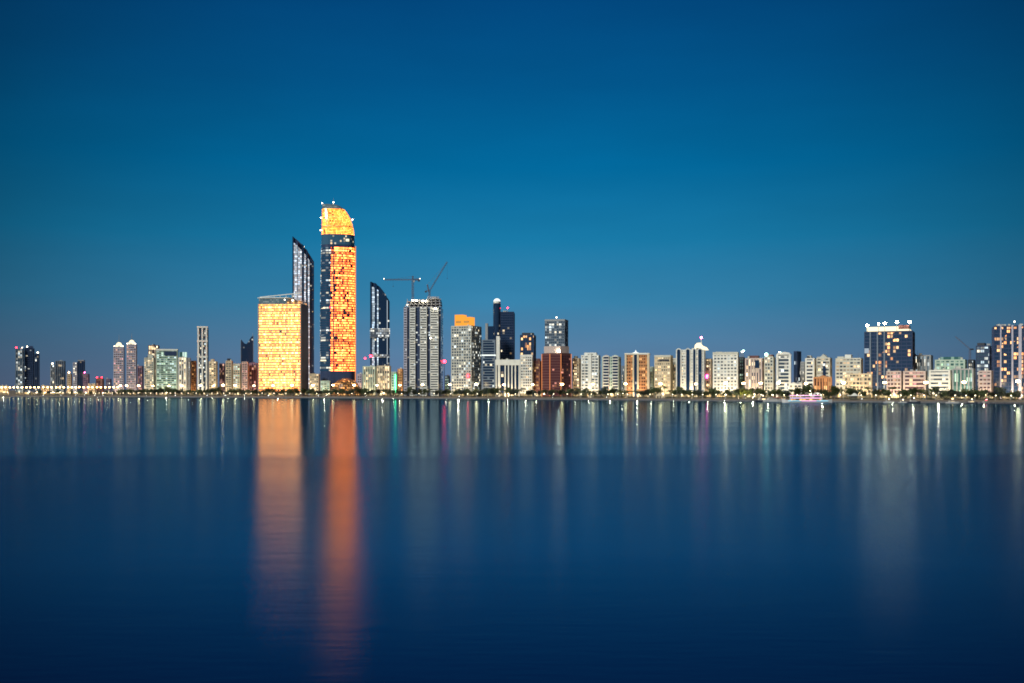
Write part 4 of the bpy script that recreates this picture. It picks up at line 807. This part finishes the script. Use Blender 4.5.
# ================================================================== boats, kiosks, jetties
def boat(px, off, L_, label, hull='hullwhite', lit='lamp_small', cab=True, name='motor_boat', rz=0):
    x, y = spt(px, off); root = tag(empty(name, (x, y, 0), rz), label, 'boat'); w = L_*.16; sec = []
    for t in (-1, -.6, 0, .5, .85, 1):
        hw_ = w*(1 if t < .2 else max(.05, 1-((t-.2)/.8)**2)); X = t*L_/2; zt = L_*.10+max(0, t)**2*L_*.05
        sec.append([(X, -hw_, zt), (X, -hw_*.7, -.3), (X, hw_*.7, -.3), (X, hw_, zt)])
    b = MB(); b.loft(sec, hull); b.build('hull', root)
    if cab:
        z = L_*.10; b = MB(); b.prism([(-L_*.3, z-.2), (L_*.2, z-.2), (L_*.12, z+L_*.1), (-L_*.28, z+L_*.11)], -w*.7, w*.7, 'hullwhite'); b.build('cabin', root)
        b = MB(); b.prism([(-L_*.27, z+L_*.03), (L_*.15, z+L_*.03), (L_*.115, z+L_*.08), (-L_*.26, z+L_*.08)], -w*.7-.05, w*.7+.05, 'w_lobby' if lit != 'none' else 'dark'); b.build('cabin_windows', root)
        b = MB(); b.tube((0, 0, z+L_*.1), (0, 0, z+L_*.26), .12, .08, 'steel', 5); b.build('mast', root)
        b = MB(); b.ball((0, 0, z+L_*.27), .4, lit if lit != 'none' else 'lamp_small', 6, 4); b.build('mast_light', root)
    return root
boat(763, -14, 17, 'dark hulled boat moored left of the white and red tour boat', 'hulldark', name='moored_boat')
r = boat(773, -18, 19, 'white tour boat with a red awning moored left of the neon lit cruise boat', name='tour_boat')
b = MB(); b.box(1, 7, -2, 2, 4.2, 4.6, 'redpaint')
for xx in (1.3, 6.7):
    for yy in (-1.8, 1.8): b.tube((xx, yy, 1.9), (xx, yy, 4.25), .08, .08, 'steel', 5)
b.build('awning', r)
for (px, of, L_, lab, lt) in ((889, -10, 10, 'small cabin boat with bright warm light below the rose block', 'lamp_warm'), (914, -9, 12, 'dark cabin boat moored below the long pink block', 'lamp_small'),
                              (952.5, -12, 11, 'small boat glowing orange white, moored below the grey green bay block', 'lamp_sodium'), (972, -10, 10, 'dark small boat right of the glowing orange one', 'lamp_small'), (986, -12, 9, 'last small boat toward the dark jetty at the right end', 'lamp_red'),
                              (903, -13, 8, 'tiny pale boat between two cabin boats below the rose block', 'lamp_small')):
    boat(px, of, L_, lab, 'hulldark' if 'dark' in lab else 'hullwhite', lt)
# cruise boat outlined by coloured light strips
x, y = spt(807, -60); root = tag(empty('cruise_boat', (x, y, 0), R(-8)), 'long cruise boat outlined with pink, violet and cyan light strips on the water', 'boat'); L_ = 46
sec = []
for t in (-1, -.85, -.4, .3, .7, .92, 1):
    hw_ = 4.2*(1-max(0, (abs(t)-.5)/.5)**2*.9); X = t*L_/2; zt = 1.9+abs(t)**3*1.4; sec.append([(X, -hw_, zt), (X, -hw_*.7, -.3), (X, hw_*.7, -.3), (X, hw_, zt)])
b = MB(); b.loft(sec, 'hullwhite'); b.build('hull', root)
b = MB(); b.box(-16, 13, -3.2, 3.2, 1.7, 4.2, 'hullwhite'); b.build('lower_deck', root)
b = MB(); b.box(-15, 12, -3.3, 3.3, 2.3, 3.6, 'w_lobby_org'); b.build('saloon_windows', root)
b = MB(); b.box(-16.5, 11, -3.5, 3.5, 6.3, 6.6, 'hullwhite')
for i in range(8): b.tube((-16+i*3.8, -3.2, 4.2), (-16+i*3.8, -3.2, 6.3), .1, .1, 'steel', 5); b.tube((-16+i*3.8, 3.2, 4.2), (-16+i*3.8, 3.2, 6.3), .1, .1, 'steel', 5)
b.build('canopy', root)
for (x0, x1, z, m_) in ((-18, -6, 1.6, 'strip_cyan'), (-6, 8, 1.6, 'strip_pink'), (8, 19, 1.6, 'strip_cyan'), (-16, -2, 4.35, 'strip_violet'), (-2, 13, 4.35, 'strip_pink'), (-16.5, 11, 6.75, 'strip_pink')):
    b = MB(); b.box(x0+.1, x1-.1, -4.3 if z < 2 else -3.7, -4.1 if z < 2 else -3.5, z, z+.35, m_); b.build('glow_strip', root)
b = MB(); b.tube((3, 0, 6.6), (3, 0, 11), .12, .08, 'steel', 5); b.build('mast', root); b = MB(); b.ball((3, 0, 11.2), .4, 'lamp_small', 6, 4); b.build('mast_light', root)
# kiosks
x, y = spt(854.5, 10); r = tag(empty('round_kiosk', (x, y, GZ)), 'round glass kiosk glowing yellow under a wide flat roof at the shore', 'kiosk')
b = MB(); b.tube((0, 0, 0), (0, 0, 3.6), 4.6, 4.6, 'w_lobby', 20); b.build('glass_wall', r); b = MB(); b.tube((0, 0, 3.62), (0, 0, 4.3), 7, 6.4, 'white', 20); b.build('roof', r); b = MB(); b.tube((0, 0, 4.32), (0, 0, 6.4), 3.2, .5, 'white', 16); b.build('roof_cap', r)
x, y = spt(817, 13); r = tag(empty('arched_shelter', (x, y, GZ)), 'white arched shelter on the shore behind the cruise boat', 'shelter')
b = MB(); pts = [(4.6*math.cos(math.pi*i/10), 7*math.sin(math.pi*i/10)) for i in range(11)] + [(3.9*math.cos(math.pi*i/10), 6.3*math.sin(math.pi*i/10)) for i in range(10, -1, -1)]
b.prism(pts, -3, 3, 'white'); b.build('arch', r); b = MB(); b.box(-3.4, 3.4, 1.5, 2.8, 0, 3, 'dark'); b.build('counter', r); b = MB(); b.ball((0, -2, 5.6), .4, 'lamp_small', 8, 5); b.build('lamp', r)
x, y = spt(660, 12); r = tag(empty('domed_kiosk', (x, y, GZ)), 'cream domed kiosk with lit arches on the promenade before the cream slab block', 'kiosk')
b = MB(); b.box(-4.5, 4.5, -3, 3, 0, 3.2, 'cream'); b.build('wall', r); b = MB(); b.ball((0, 0, 3.2), 3.6, 'cream', 14, 6, .7, half=True); b.build('dome', r)
for xx in (-3, 0, 3): b = MB(); arched(b, xx-.9, xx+.9, .1, 2.7, -3.12, -3.02, 'w_lobby'); b.build('arched_opening', r)
for (p0, p1, lab) in ((478, 512, 'low dark rock jetty in the water below the dark blue tower'), (985, 1060, 'low dark rock jetty at the right end of the shore')):
    b = MB(); rn = random.Random(p0); A, B = Vector(spt(p0, -22)), Vector(spt(p1, -30)); n_ = int((B-A).length/1.1)
    for i in range(n_*2):
        t = rn.random(); q = A+(B-A)*t; s = .7+rn.random()*1.0; b.ball((q.x+rn.uniform(-2, 2), q.y+rn.uniform(-3, 3), rn.uniform(-.2, .45)), s, 'rock', 5, 3, .7)
    tag(b.build('rock_jetty'), lab, 'jetty')
